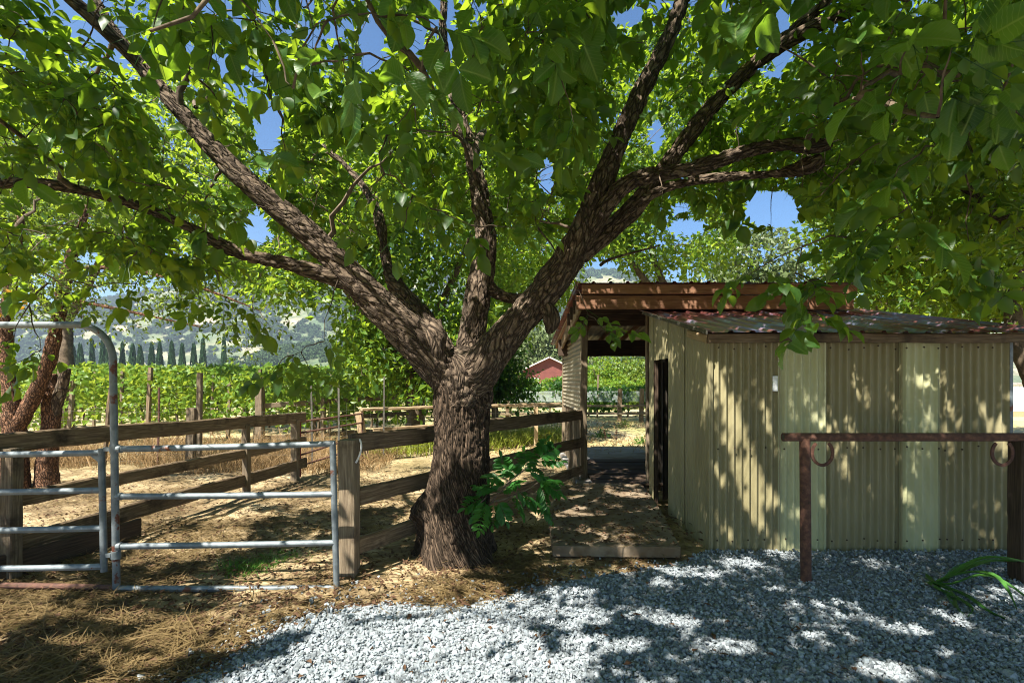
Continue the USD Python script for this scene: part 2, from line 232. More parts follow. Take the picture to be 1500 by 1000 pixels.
def corrugated(o, u, v, nu, lu, lv, pitch=.0735, amp=.008, power=1.0, ribs=None, rows=3, warp=.003, seed=0):
    """sheet spanned by u (across the corrugations, length lu) and v (along, length lv); nu its outward normal"""
    o, u, v, nu = (np.asarray(x, float) for x in (o, u, v, nu))
    if ribs:
        sp, top, foot, h = ribs; k0 = np.arange(0, lu + 1e-6, sp); xs = sorted({0.0, lu, *[float(np.clip(c + d, 0, lu)) for c in k0 for d in (-foot / 2, -top / 2, top / 2, foot / 2)]}); xs = np.array(xs)
        prof = np.interp(np.abs((xs + sp / 2) % sp - sp / 2), [top / 2, foot / 2], [h, 0])
    else:
        xs = np.linspace(0, lu, max(8, int(lu / pitch * 9))); prof = amp * (2 * ((1 + np.cos(2 * np.pi * xs / pitch)) / 2) ** power - 1)
    ys = np.linspace(0, lv, rows)
    W = (meshkit.fbm(np.stack(np.broadcast_arrays(xs[None] * 1.3, ys[:, None] * 1.1, seed * 5.0), -1)) - .5) * 2 * warp
    out = []
    for off in (0.0, -.002):
        V = o + xs[None, :, None] * u + ys[:, None, None] * v + (prof[None] + W + off)[..., None] * nu
        n = len(xs); i, j = np.meshgrid(np.arange(rows - 1), np.arange(n - 1), indexing='ij')
        f = np.stack([i * n + j, i * n + j + 1, (i + 1) * n + j + 1, (i + 1) * n + j], -1).reshape(-1, 4)
        if (np.cross(u, v) @ nu > 0) != (off == 0): f = f[:, ::-1]
        out.append((V.reshape(-1, 3), np.vstack([f[:, [0, 1, 2]], f[:, [0, 2, 3]]])))
    return cat_meshes(out)[:2]

# ------------------------------------------------------------------ leaves
def template(rows, cols, fold=.12, bend=.22, wave=0.0):
    """unit leaf: y along the length 0..1, x half width +-.5; returns verts, faces, uv"""
    ts = np.linspace(0, 1, rows + 2)[1:-1]
    w = lambda t: np.sin(np.pi * t ** 1.12) ** .66
    V, U, F_ = [(0, 0, 0)], [(.5, 0)], []
    xs = np.linspace(-1, 1, cols)
    for t in ts:
        for x in xs:
            V.append((x * .5 * w(t), t, abs(x) * fold * w(t) - bend * t * t + wave * np.sin(t * 17 + x * 3) * abs(x))); U.append((.5 + x * .5 * w(t), t))
    V.append((0, 1, -bend)); U.append((.5, 1)); tip = len(V) - 1
    for j in range(cols - 1): F_.append((0, 1 + j + 1, 1 + j)); F_.append((tip, tip - cols + j, tip - cols + j + 1))
    for i in range(rows - 1):
        for j in range(cols - 1):
            a = 1 + i * cols + j; F_ += [(a, a + 1, a + cols + 1), (a, a + cols + 1, a + cols)]
    return np.array(V, float), np.array(F_), np.array(U)
T_HI, T_MID, T_LO = template(8, 5, .17, .3, .03), template(3, 3, .18, .28), template(1, 3, .2, .24)
def place_leaves(tpl, P, A, N, L, W):
    V, f, _ = tpl; A = nrm(A); B = nrm(np.cross(A, N)); N = np.cross(B, A)
    X = P[:, None] + L[:, None, None] * (V[None, :, 1:2] * A[:, None] + V[None, :, 0:1] * (W / L)[:, None, None] * B[:, None] + V[None, :, 2:3] * N[:, None] * (W / L)[:, None, None] * 1.6)
    return X.reshape(-1, 3), (f[None] + (np.arange(len(P)) * len(V))[:, None, None]).reshape(-1, 3)
def rand_dirs(n, g=rng): return nrm(g.normal(size=(n, 3)))

SKY_GAPS = [(398, 190, 28, 42), (375, 330, 22, 30), (545, 60, 22, 55), (610, 60, 14, 35), (1135, 305, 50, 30), (800, 262, 16, 30), (1145, 60, 18, 60), (655, 75, 12, 22), (1000, 305, 18, 12), (880, 395, 26, 16),
            (130, 380, 16, 14), (60, 415, 26, 18), (1470, 125, 16, 18), (925, 20, 22, 18), (1010, 330, 30, 14), (330, 100, 12, 20), (960, 200, 12, 30)]
def in_gap(P, grow=1.0):
    x, y = proj(P); w = (meshkit.fbm(np.stack([x / 38, y / 38, x * 0], -1), 3, 5) - .5) * 1.3
    bad = np.zeros(len(P), bool)
    for cx, cy, rx, ry in SKY_GAPS: bad |= ((x - cx) / (rx * grow)) ** 2 + ((y - cy) / (ry * grow)) ** 2 + w < 1
    return bad & (P[:, 1] > .2)
def chain(tips, nodes, r0=.003, rk=.004, rend=.002, lift=.12, sides=4, seg=6, jit=.06, g=rng, rebuild=40):
    """connects each tip to the nearest point of the skeleton so far with a bent twig; returns twig meshes and the grown skeleton"""
    nodes = [np.asarray(nodes)]; allp = nodes[0]; tree = cKDTree(allp); pend = []
    order = np.argsort(tree.query(tips)[0]); out, curves = [], {}
    for c, k in enumerate(order):
        if c % rebuild == 0 and pend: allp = np.vstack([allp, *pend]); pend = []; tree = cKDTree(allp)
        q = tips[k]; d, i = tree.query(q); a = allp[i]; L = max(d, .02)
        mid = (a + q) / 2 + [0, 0, lift * L] + g.normal(size=3) * jit * L
        t = np.linspace(0, 1, seg)[:, None]; p = (1 - t) ** 2 * a + 2 * t * (1 - t) * mid + t ** 2 * q
        p[1:-1] += g.normal(size=(seg - 2, 3)) * .02 * L
        out.append(tube(p, np.linspace(r0 + rk * L, rend, seg), sides, caps=False)); curves[k] = p; pend.append(p[1:])
    if pend: allp = np.vstack([allp, *pend])
    return out, allp, curves

# ------------------------------------------------------------------ ground height and gravel outline
GRAVEL = np.array([gnd(*p)[:2] for p in [(215, 1030), (330, 965), (395, 930), (455, 902), (520, 888), (600, 886), (680, 888), (740, 872), (800, 856), (870, 846), (940, 836), (1000, 822), (1040, 806)]] + [(4.72, 4.82), (9.5, 4.6), (9.5, -3.0), (-1.2, -3.0), (-1.75, 2.2)])
from shapely.geometry import Polygon, Point
import shapely
GP = Polygon(GRAVEL)
def gz(x, y):
    x, y = np.broadcast_arrays(np.asarray(x, float), np.asarray(y, float))
    z = (meshkit.fbm(np.stack([x * .9, y * .9, x * 0], -1), 4, 3) - .5) * .12 + (meshkit.fbm(np.stack([x * 4, y * 4, x * 0], -1), 3, 9) - .5) * .05
    flat = np.clip((np.hypot(np.maximum(np.abs(x - 3.2) - 3.3, 0), np.maximum(np.abs(y - 6.5) - 5.2, 0))) / .6, 0, 1)
    pts = shapely.points(x.ravel(), y.ravel()); near = (np.abs(x.ravel()) < 11) & (y.ravel() < 8) & (y.ravel() > -5)
    dist = np.full(x.size, 9.0); dist[near] = shapely.distance(pts[near], GP); flat = flat * np.clip(dist.reshape(x.shape) / .45, 0, 1)
    fade = np.clip((np.hypot(x, y)) / 40, 0, 1)
    return z * flat * (1 - .5 * fade) - .004 + 0 * x
xs = np.unique(np.r_[-np.geomspace(14, 1780, 40), np.arange(-14, 9, .12), np.geomspace(9, 1780, 40)])
ys = np.unique(np.r_[-np.geomspace(4, 1780, 36), np.arange(-4, 2, .5), np.arange(2, 14, .1), np.geomspace(14, 1780, 60)])
X, Y = np.meshgrid(xs, ys); Z = gz(X, Y)
i, j = np.meshgrid(np.arange(len(ys) - 1), np.arange(len(xs) - 1), indexing='ij'); n = len(xs)
single('ground', (np.stack([X, Y, Z], -1).reshape(-1, 3), np.stack([i * n + j, i * n + j + 1, (i + 1) * n + j + 1, (i + 1) * n + j], -1).reshape(-1, 4)), 'ground_look', kind='structure', smooth=True)
v2, f2 = trimesh.creation.triangulate_polygon(GP, engine='earcut')
single('gravel_bed', (np.c_[v2, np.full(len(v2), .008)], f2), 'gravel_bed_look', kind='structure')
def inside(x, y, grow=0.0): return shapely.contains_xy(GP.buffer(grow) if grow else GP, x, y)
# gravel stones
prot = Sdf.Path('/World/gravel')
pi = UsdGeom.PointInstancer.Define(stage, prot); tag(pi.GetPrim(), 'loose crushed blue grey gravel spread over the foreground drive', 'gravel', kind='stuff')
targets = []
for k in range(7):
    g = np.random.default_rng(100 + k); c = g.normal(size=(16, 3)); c = nrm(c) * [1, .78, .55] * g.uniform(.8, 1.15, (16, 1)); h = ConvexHull(c)
    m = trimesh.Trimesh(c, h.simplices, process=True); m.fix_normals(); pth = f'/World/gravel/stone_{k:03d}' if k else '/World/gravel/stone'
    usdkit.mesh(stage, pth, m, M['stone']); targets.append(Sdf.Path(pth))
g = np.random.default_rng(11); N = 100000
d = 1 / g.uniform(1 / 5.1, 1 / 2.2, N); u_ = g.uniform(-1.35, 1.35, N); gx, gy = u_ * d, d
edge = meshkit.fbm(np.stack([gx * 3, gy * 3, gx * 0], -1)) * .3 - .15
ok = inside(gx, gy); dist_edge = shapely.distance(shapely.points(gx, gy), GP.exterior); ok &= ~((dist_edge < edge + .08) & (gx < 1.6) & (g.uniform(size=N) < .8))
stray = ~inside(gx, gy) & (dist_edge < .55) & (gx < 1.5) & (g.uniform(size=N) < .35 * np.exp(-dist_edge / .16)); ok |= stray
ok &= ~((gx > 1.80) & (gy > 4.80))
gx, gy, stray = gx[ok], gy[ok], stray[ok]; N = len(gx)
sc = g.lognormal(np.log(.0118), .34, N); gzv = np.where(stray, gz(gx, gy) + .006, .010) + g.uniform(0, .016, N)
gzv = gzv + .02 * np.exp(-((gy - 4.72) / .12) ** 2) * (gx > 1.8)
q = g.normal(size=(N, 4)) * [1, .35, .35, 1]; q /= np.linalg.norm(q, axis=1, keepdims=True)
pi.CreatePrototypesRel().SetTargets(targets); pi.CreateProtoIndicesAttr(Vt.IntArray.FromNumpy(g.integers(0, 7, N).astype(np.int32)))
pi.CreatePositionsAttr(Vt.Vec3fArray.FromNumpy(np.stack([gx, gy, gzv], -1).astype(np.float32))); pi.CreateScalesAttr(Vt.Vec3fArray.FromNumpy(np.repeat(sc[:, None], 3, 1).astype(np.float32)))
pi.CreateOrientationsAttr(Vt.QuathArray([Gf.Quath(float(a), float(b), float(c), float(e)) for a, b, c, e in q]))

# ------------------------------------------------------------------ hills and far woodland
def hill(name, x0, x1, y0, y1, hfun, nx=160, ny=90):
    X, Y = np.meshgrid(np.linspace(x0, x1, nx), np.linspace(y0, y1, ny)); Z = hfun(X, Y)
    i, j = np.meshgrid(np.arange(ny - 1), np.arange(nx - 1), indexing='ij')
    single(name, (np.stack([X, Y, Z], -1).reshape(-1, 3), np.stack([i * nx + j, i * nx + j + 1, (i + 1) * nx + j + 1, (i + 1) * nx + j], -1).reshape(-1, 4)), 'hill_look', kind='structure', smooth=True)
def h_far(x, y):
    r = np.clip((y - 750) / 650, 0, 1); ridge = 265 + 60 * np.sin(x / 330 + 2.2) + 90 * (meshkit.fbm(np.stack([x / 300, y / 300, x * 0], -1), 5, 2) - .5)
    return -6 + np.sin(r * np.pi / 2) ** 1.3 * ridge
def h_mid(x, y):
    r = np.clip((y - 330) / 330, 0, 1); env = np.exp(-((x + 120) / 190) ** 2)
    return -5 + np.sin(r * np.pi / 2) ** 1.4 * env * (75 + 30 * (meshkit.fbm(np.stack([x / 90, y / 90, x * 0], -1), 4, 4) - .5)) + 4 * (meshkit.fbm(np.stack([x / 25, y / 25, x * 0], -1), 3, 6) - .5)
hill('hills', -1780, 1500, 740, 1650, h_far); hill('near_hill', -560, 320, 325, 720, h_mid)
pi = UsdGeom.PointInstancer.Define(stage, '/World/hillside_woodland'); tag(pi.GetPrim(), 'scattered dark oaks and scrub on the hazy hillsides', 'woodland', kind='stuff')
tg = []
for k in range(3):
    g = np.random.default_rng(40 + k); n = 150; dv = rand_dirs(n, g); dv[:, 2] = np.abs(dv[:, 2]) * 1.1 - .1; lob = 1 + .5 * (meshkit.noise(dv * 2.3 + k * 9) - .5)
    vv, ff = place_leaves(T_LO, dv * lob[:, None] * [1, 1, .85], rand_dirs(n, g), nrm(dv + g.normal(size=(n, 3)) * .4), np.full(n, .5), np.full(n, .42))
    pth = f'/World/hillside_woodland/far_tree_{k:03d}' if k else '/World/hillside_woodland/far_tree'; usdkit.mesh(stage, pth, (vv, ff), M['hill_green']); tg.append(Sdf.Path(pth))
g = np.random.default_rng(50); pts = []
for hf, xr, yr, n, s0, s1 in ((h_mid, (-330, 100), (335, 660), 2600, 2.5, 5.5), (h_far, (-1400, 500), (770, 1350), 5200, 5, 10)):
    x, y = g.uniform(*xr, n), g.uniform(*yr, n); keep = meshkit.fbm(np.stack([x / 60, y / 60, x * 0], -1), 3, 8) > .40; x, y = x[keep], y[keep]; pts.append(np.c_[x, y, hf(x, y), g.uniform(s0, s1, len(x))])
# a dark tree line at the foot of the near hill
x = g.uniform(-230, 60, 160); pts.append(np.c_[x, 250 + g.normal(size=160) * 8, np.zeros(160), g.uniform(3, 6, 160)])
pts = np.vstack(pts); N = len(pts)
pi.CreatePrototypesRel().SetTargets(tg); pi.CreateProtoIndicesAttr(Vt.IntArray.FromNumpy(g.integers(0, 3, N).astype(np.int32)))
pi.CreatePositionsAttr(Vt.Vec3fArray.FromNumpy(pts[:, :3].astype(np.float32))); pi.CreateScalesAttr(Vt.Vec3fArray.FromNumpy(np.repeat(pts[:, 3:], 3, 1).astype(np.float32)))
an = g.uniform(0, np.pi, N); pi.CreateOrientationsAttr(Vt.QuathArray([Gf.Quath(float(np.cos(a)), 0., 0., float(np.sin(a))) for a in an]))
mat('haze_look', {'v': ('principled_volume', {'color': [.7, .82, 1.0], 'density': .0002, 'anisotropy': .3})}, [], surface=None, volume='v.volume')
HAZE = True
if HAZE: single('haze', box((-1800, -1800, -8), (1800, 1800, 345)), 'haze_look', kind='stuff')

# cypress row behind the vineyard
for k in range(17):
    g = np.random.default_rng(300 + k); px = (76 + k * 14.6 + g.uniform(-4, 4)) if k < 16 else 328; dd = 150 + g.uniform(-4, 4); b = np.array([(px - CX) / F * dd, dd, 0]); hgt = (H0 + (560 - (495 + g.uniform(0, 17))) / F * dd); n = 420
    t = g.uniform(.02, 1, n) ** .85; rad = g.uniform(.7, 1.1) * np.sin(np.pi * np.clip(t, .02, 1) ** .55) ** .7 * g.uniform(.8, 1.15) * (1 - .25 * t); th = g.uniform(0, 2 * np.pi, n)
    P = b + np.c_[np.cos(th) * rad, np.sin(th) * rad, t * hgt]
    T = Thing('cypress_tree', 'slim dark green cypress in the far row behind the vineyard' if k < 16 else 'lone slim cypress standing apart to the right of the cypress row', 'cypress', b, group='row of cypresses beyond the vineyard')
    T.part('trunk', pipe(b, b + [0, 0, hgt * .6], .18, 6), 'bark_dark')
    T.part('crown', place_leaves(T_LO, P, nrm(np.c_[np.cos(th) * .25, np.sin(th) * .25, np.ones(n)]), np.c_[np.cos(th), np.sin(th), th * 0 + .2], g.uniform(.9, 1.8, n), g.uniform(.5, .8, n)), 'leaf_cypress')
# red house beyond the field
hb = at(800, 560, 62); hb[2] = 0
T = Thing('red_house', 'small dark red house with pale roof far beyond the field', 'house', hb)
w, dp, ez, rz = 3.4, 5.0, 2.7, 4.3
T.part('wall', box(hb + [-w, -dp, 0], hb + [w, dp, ez]), 'house_red')
gab = trimesh.Trimesh(np.array([[-w, -dp, ez + .01], [w, -dp, ez + .01], [0, -dp, rz], [-w, dp, ez + .01], [w, dp, ez + .01], [0, dp, rz]]) + hb, [[0, 1, 2], [5, 4, 3], [0, 2, 5], [0, 5, 3], [1, 4, 5], [1, 5, 2]])
T.part('gable', gab, 'house_red')
for s in (-1, 1): T.part('roof', beam(hb + [s * w * .56, -dp - .5, (ez + rz) / 2 + .0], hb + [s * w * .56, dp + .5, (ez + rz) / 2], 4.3, .14, up=nrm([s * (rz - ez), 0, w]), n=3), 'roof_pale')
for x in (-1.8, 1.6): p_ = T.part('window', box(hb + [x - .6, -dp - .05, 1.0], hb + [x + .6, -dp - .003, 2.1]), 'white_paint'); T.part('pane', box(hb + [x - .5, -dp - .09, 1.1], hb + [x + .5, -dp - .052, 2.0]), 'dark_void', under=p_)
T.part('door', box(hb + [-.45, -dp - .05, 0.05], hb + [.45, -dp - .003, 2.05]), 'wood_dark')

# ------------------------------------------------------------------ lean-to shed of corrugated sheet
SX0, SX1, SY, SB = 1.871, 4.70, 4.84, 7.6          # left and right wall, front and back
RZ = lambda y: 2.055 + (y - 4.68) * .2155          # top of the roof sheets
T = Thing('metal_shed', 'lean-to shed of olive and pale green corrugated metal sheets with red roof', 'shed', (SX0, SY, 0))
edges = [1.871, 2.504, 2.936, 3.646, 4.02, 4.698]; mats = ['sheet_olive', 'sheet_fibre', 'sheet_olive', 'sheet_fibre', 'sheet_olive']
screws = []
for k in range(5):
    a, b = edges[k], edges[k + 1] + (.03 if k < 4 else 0)
    T.part('wall_sheet', corrugated((a, SY - (.006 if k % 2 else 0), .0), (1, 0, 0), (0, 0, 1), (0, -1, 0), b - a, 1.975, pitch=.074 if k else .072, amp=.021 if k % 2 == 0 else .014, power=2.6 if k > 1 else 1.2, rows=14, seed=k, warp=.004), mats[k], smooth=True, label='pale translucent green sheet' if k % 2 else None)
    for z in (1.925, .98, .12):
        for x in np.arange(a + .074, b - .02, .148): screws.append(trimesh.creation.icosphere(1, .008).apply_translation((x + .01 * rng.normal(), SY - .02, z + .01 * rng.normal())))
T.part('screws', cat_meshes(screws)[:2], 'wood_dark', kind='stuff')
DY0, DY1, DZ = 6.13, 6.74, 1.89                     # doorway in the left wall
def side_sheet(y0, y1, z0f, z1f, seed):
    m = corrugated((SX0, y0, 0), (0, 1, 0), (0, 0, 1), (-1, 0, 0), y1 - y0, 1.0, pitch=.073, amp=.006, rows=12, seed=seed)
    v, f = m; t = v[:, 2].copy(); v[:, 2] = z0f + t * (z1f(v[:, 1]) - z0f); return v, f
T.part('wall_sheet', side_sheet(SY + .012, 5.55, 0.0, lambda y: RZ(y) - .05, 21), 'sheet_olive', smooth=True)
T.part('wall_sheet', side_sheet(5.53, DY0, 0.0, lambda y: RZ(y) - .05, 22), 'sheet_olive', smooth=True)
T.part('wall_sheet', side_sheet(DY0, DY1, DZ, lambda y: RZ(y) - .05, 23), 'sheet_olive', smooth=True, label='sheet above the doorway')
T.part('wall_sheet', side_sheet(DY1, 6.98, 0.0, lambda y: RZ(y) - .05, 24), 'sheet_olive', smooth=True)
T.part('corner_trim', box((SX0 - .012, SY - .014, .0), (SX0 + .02, SY + .02, 1.98)), 'sheet_olive')
rw = corrugated((SX1, SY + .01, 0), (0, 1, 0), (0, 0, 1), (1, 0, 0), SB - SY, 1.0, rows=6); rw[0][:, 2] *= RZ(rw[0][:, 1]) - .05
T.part('wall_sheet', rw, 'sheet_olive', smooth=True)
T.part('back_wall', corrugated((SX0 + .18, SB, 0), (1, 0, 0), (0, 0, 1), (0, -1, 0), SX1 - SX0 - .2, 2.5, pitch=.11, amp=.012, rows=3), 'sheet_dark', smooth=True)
T.part('corner_trim', box((SX1 - .012, SY - .022, .0), (SX1 + .016, SY + .02, 1.98)), 'galvanized')
T.part('eave_board', beam((SX0 - .05, SY - .075, 2.012), (5.02, SY - .075, 2.012), .04, .085, seed=4), 'wood_rail')
T.part('rafter_end', beam((SX0 - .03, SY - .05, 2.0), (SX0 - .03, SY + .5, 2.105), .04, .08, seed=5), 'wood_pale')
for k, (a, b) in enumerate(((1.80, 2.62), (2.60, 3.42), (3.40, 4.22), (4.20, 5.0))):
    o = np.array([a, 4.68, RZ(4.68) + .003 * (k % 2)]); vdir = nrm([0, 1, .2155])
    T.part('roof_sheet', corrugated(o, (1, 0, 0), vdir, np.cross((1, 0, 0), vdir), b - a, (7.62 - 4.68) * 1.023, ribs=(.2, .025, .06, .02), rows=20, seed=30 + k, warp=.006), 'roof_red_painted_sheen')
T.part('rake_trim', beam((5.005, 4.68, RZ(4.68) + .005), (5.005, 7.6, RZ(7.6) + .005), .02, .05, rough=.001, n=4), 'roof_red_painted_sheen')
T.part('rake_trim', beam((1.79, 4.68, RZ(4.68) + .0), (1.79, 7.0, RZ(7.0) + .0), .014, .035, rough=.001, n=4), 'steel_dark')
for y in (6.10, 6.76): T.part('door_jamb', beam((SX0 + .035, y, 0), (SX0 + .035, y, DZ), .05, .05, up=(0, 1, 0), seed=int(y * 9)), 'wood_dark')
# door leaf folded back inside
c0, c1 = np.array([SX0 + .1, 6.72, 0]), np.array([SX0 + .62, 7.25, 0]); ud = nrm(c1 - c0)
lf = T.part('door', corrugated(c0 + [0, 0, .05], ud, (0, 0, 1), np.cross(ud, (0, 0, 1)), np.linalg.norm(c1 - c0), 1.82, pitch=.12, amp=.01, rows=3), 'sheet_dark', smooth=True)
nt = box((2.45, SY - .03, 1.52), (2.497, SY - .020, 1.66))
single('wall_notice', nt, 'paper_white', 'small white blank plate fixed to the front wall of the shed', 'notice')

# ------------------------------------------------------------------ open wooden barn behind, with its breezeway
T = Thing('wooden_barn', 'open sided wooden barn with red brown fascia boards and breezeway behind the shed', 'barn', (1.2, 8.3, 0))
T.part('fascia_board', beam((.95, 6.96, 2.865), (4.68, 6.96, 2.865), .04, .135, seed=11, rough=.002), 'wood_red')
T.part('fascia_board', beam((.88, 7.0, 2.693), (4.66, 7.0, 2.693), .04, .19, seed=12, rough=.002), 'wood_red')
BR = lambda y: 2.945 - (y - 6.9) * .105
for k, (a, b) in enumerate(((.87, 1.75), (1.73, 2.75), (2.73, 3.75), (3.73, 4.72))):
    vd = nrm([0, 1, -.105]); T.part('roof_sheet', corrugated((a, 6.90, BR(6.90) + .003 * (k % 2)), (1, 0, 0), vd, np.cross((1, 0, 0), vd), b - a, 4.75, ribs=(.23, .025, .06, .02), rows=3), 'roof_red_painted_sheen')
for x, y, w, zt in ((1.16, 8.28, .105, 2.66), (2.055, 7.66, .1, 2.72), (1.16, 11.3, .1, 2.4), (3.1, 11.3, .1, 2.4), (4.6, 11.3, .1, 2.4)):
    T.part('post', beam((x, y, 0), (x, y, zt), w, w, up=(0, 1, 0), seed=int(x * 31 + y), rough=.003), 'wood_grey')
for k, y in enumerate((7.2, 7.55, 7.95, 8.35)): T.part('purlin', beam((.9, y, BR(y) - .17), (3.0, y, BR(y) - .17), .05, .2, seed=50 + k), 'wood_dark')
T.part('tie_beam', beam((.95, 10.5, 2.3), (4.6, 10.5, 2.3), .08, .33, seed=60), 'wood_dark')
for k, x in enumerate((1.0, 1.42, 1.86, 2.3, 2.74)):
    T.part('rafter', beam((x - .02, 8.6, BR(8.6) - .06), (x, 11.5, BR(11.5) - .055), .045, .09, seed=62 + k), 'wood_red')
T.part('ceiling_lining', corrugated((.95, 8.2, BR(8.2) - .025), (1, 0, 0), nrm([0, 1, -.105]), np.cross((1, 0, 0), nrm([0, 1, -.105])), 3.6, 3.3, pitch=.1, amp=.008, rows=3), 'sheet_lining', smooth=True)
T.part('barge_board', beam((.93, 7.03, 2.67), (1.04, 11.4, 2.3), .04, .2, seed=70), 'wood_rail')
# left side: horizontal corrugated sheet above, vertical battens below
T.part('side_sheet', corrugated((1.13, 8.34, 1.12), (0, 0, 1), (0, 1, 0), (-1, 0, 0), 1.3, 2.9, pitch=.078, amp=.012, rows=12, warp=.01), 'sheet_lining', smooth=True)
for k, y in enumerate(np.arange(8.45, 11.2, .17)):
    T.part('batten', beam((1.15, y, 0.02), (1.15, y, 1.14), .02, .07, up=(0, 1, 0), seed=80 + k, n=8), 'wood_grey')
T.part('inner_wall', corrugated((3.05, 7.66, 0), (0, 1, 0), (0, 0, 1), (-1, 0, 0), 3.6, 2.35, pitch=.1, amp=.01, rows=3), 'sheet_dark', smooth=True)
T.part('side_wall', corrugated((4.62, 7.66, 0), (0, 1, 0), (0, 0, 1), (1, 0, 0), 3.6, 2.35, pitch=.1, amp=.01, rows=3), 'sheet_olive', smooth=True)
# slabs
def slab(poly, z0, z1, seed):
    P = Polygon(poly); m = trimesh.creation.extrude_polygon(P, z1 - z0, engine='earcut'); m.apply_translation((0, 0, z0))
    for _ in range(4): m = m.subdivide()
    v = m.vertices.copy(); v += (meshkit.fbm(v * 6 + seed, 3)[:, None] - .5) * [.02, .02, .012] * np.where(v[:, 2:3] > z0 + .01, 1, 0); return v, m.faces
single('concrete_slab', slab([(.37, 4.66), (1.52, 4.62), (1.78, 6.3), (1.9, 7.55), (.95, 7.55), (.42, 6.2)], .02, .115, 1), 'concrete', 'worn brown concrete slab under straw in front of the breezeway', 'slab', smooth=40)
single('breezeway_floor', slab([(1.0, 7.62), (3.0, 7.62), (3.0, 12.2), (1.05, 12.2)], -.05, .06, 2), 'concrete_cool', 'shaded grey concrete floor inside the breezeway', 'floor', smooth=40)
for k in range(6):
    y = 7.75 + k * .42; single('floor_plank', beam((1.24, y, .085), (2.95, y + .02, .085), .36, .04, seed=90 + k), 'wood_dark', ['dark plank laid across the breezeway floor nearest the doorway', 'dark plank laid second from the doorway in the breezeway', 'dark plank laid third from the doorway in the breezeway', 'dark plank laid fourth from the doorway in the breezeway', 'dark plank laid fifth from the doorway in the breezeway', 'dark plank laid deepest inside the breezeway'][k], 'plank', 'planks across the breezeway floor')

# ------------------------------------------------------------------ hitching rail with horseshoes
T = Thing('hitching_rail', 'rusty pipe hitching rail with two horseshoes standing on the gravel', 'hitching rail', (2.35, 4.1, 0))
HY, HZ = 4.1, 1.163
T.part('rail', pipe((2.185, HY, HZ), (4.75, HY, HZ), .034, 20), 'rust', smooth=True)
bore = trimesh.creation.annulus(.024, .0345, .02, sections=20); bore.apply_transform(trimesh.transformations.rotation_matrix(np.pi / 2, [0, 1, 0])); bore.apply_translation((2.18, HY, HZ))
T.part('rail_end', bore, 'rust')
T.part('bore', trimesh.creation.cylinder(.024, .01, sections=20).apply_transform(trimesh.transformations.rotation_matrix(np.pi / 2, [0, 1, 0])).apply_translation((2.176, HY, HZ)), 'dark_void')
T.part('post', pipe((2.355, HY, -.1), (2.345, HY, HZ - .01), .04, 18), 'rust', smooth=True)
T.part('post', beam((4.115, HY + .02, -.1), (4.1, HY + .02, HZ - .03), .13, .13, up=(0, 1, 0), rough=.006, seed=9), 'wood_dark')
for cx in (2.478, 3.915):
    a = np.radians(np.linspace(128, 412, 30)); pts = np.c_[cx + .082 * np.cos(a) * (1 - .12 * np.abs(np.sin(a)) ** 6), np.full(30, HY - .012), HZ - .125 + .098 * np.sin(a)]
    v, f, u = tube(pts, .5, 8); ctr = spline(pts, 30)
    t, A, B = frames(pts, (0, 1, 0)); sec = np.array([(-.012, -.005), (.012, -.005), (.012, .005), (-.012, .005)])
    V = (pts[:, None] + sec[None, :, :1] * A[:, None] + sec[None, :, 1:] * B[:, None]).reshape(-1, 3); ii, jj = np.meshgrid(np.arange(29), np.arange(4), indexing='ij')
    fq = np.stack([ii * 4 + jj, ii * 4 + (jj + 1) % 4, (ii + 1) * 4 + (jj + 1) % 4, (ii + 1) * 4 + jj], -1).reshape(-1, 4); fq = np.vstack([fq, [[0, 3, 2, 1], [116, 117, 118, 119]]])
    T.part('horseshoe', (V, fq), 'rust')

# ------------------------------------------------------------------ galvanised bow gate, gate leaf and corral panel
GY = 3.96
def bend_path(pts, r, n=10):
    out = [np.asarray(pts[0], float)]
    for a, b, c in zip(pts[:-2], pts[1:-1], pts[2:]):
        a, b, c = map(lambda q: np.asarray(q, float), (a, b, c)); u, w = nrm(a - b), nrm(c - b); t = np.linspace(0, 1, n)[:, None]; p, q = b + u * r, b + w * r
        ctr = p + w * r; th = t * np.pi / 2; out += list(ctr - w * r * np.cos(th) - u * r * np.sin(th) + 0 * b)
    out.append(np.asarray(pts[-1], float)); return np.array(out)
XL, XR = -4.62, -3.07
T = Thing('bow_gate_frame', 'galvanised pipe arch framing the walk-through gate at the left', 'gate frame', (XR, GY, 0))
T.part('arch', tube(bend_path([(XL, GY, -.05), (XL, GY, 2.045), (XR - .02, GY, 2.045), (XR + .012, GY, -.05)], .27), .026, 16), 'galvanized_rusty', smooth=True)
T.part('sill_pipe', tube(spline([(XL, GY, .03), (-3.9, GY, .03), (XR, GY, .012)], 12), .024, 12), 'rust', smooth=True)
for z in (1.09, .27): T.part('collar', tube(np.linspace((XR - .004 + (1.09 - z) * .014, GY, z - .03), (XR - .004 + (1.09 - z) * .014, GY, z + .03), 3), .033, 16), 'galvanized', smooth=30); T.part('hinge_lug', box((XR - .085, GY - .012, z - .02), (XR - .03, GY + .012, z + .01)), 'galvanized')
T = Thing('gate_leaf', 'galvanised four rail gate leaf hung in the arch at the left edge', 'gate', (-3.17, GY, .15))
T.part('stile', pipe((-3.155, GY, .14), (-3.175, GY, 1.09), .024, 16), 'galvanized', smooth=True)
T.part('stile', pipe((-4.54, GY, .12), (-4.54, GY, 1.06), .024, 16), 'galvanized', smooth=True)
for z in (1.058, .768, .474, .178): T.part('rail', tube(spline([(-4.54, GY, z - .022), (-3.9, GY - .004, z - .014), (-3.16, GY, z)], 8), .0235, 14, caps=False), 'galvanized', smooth=True)
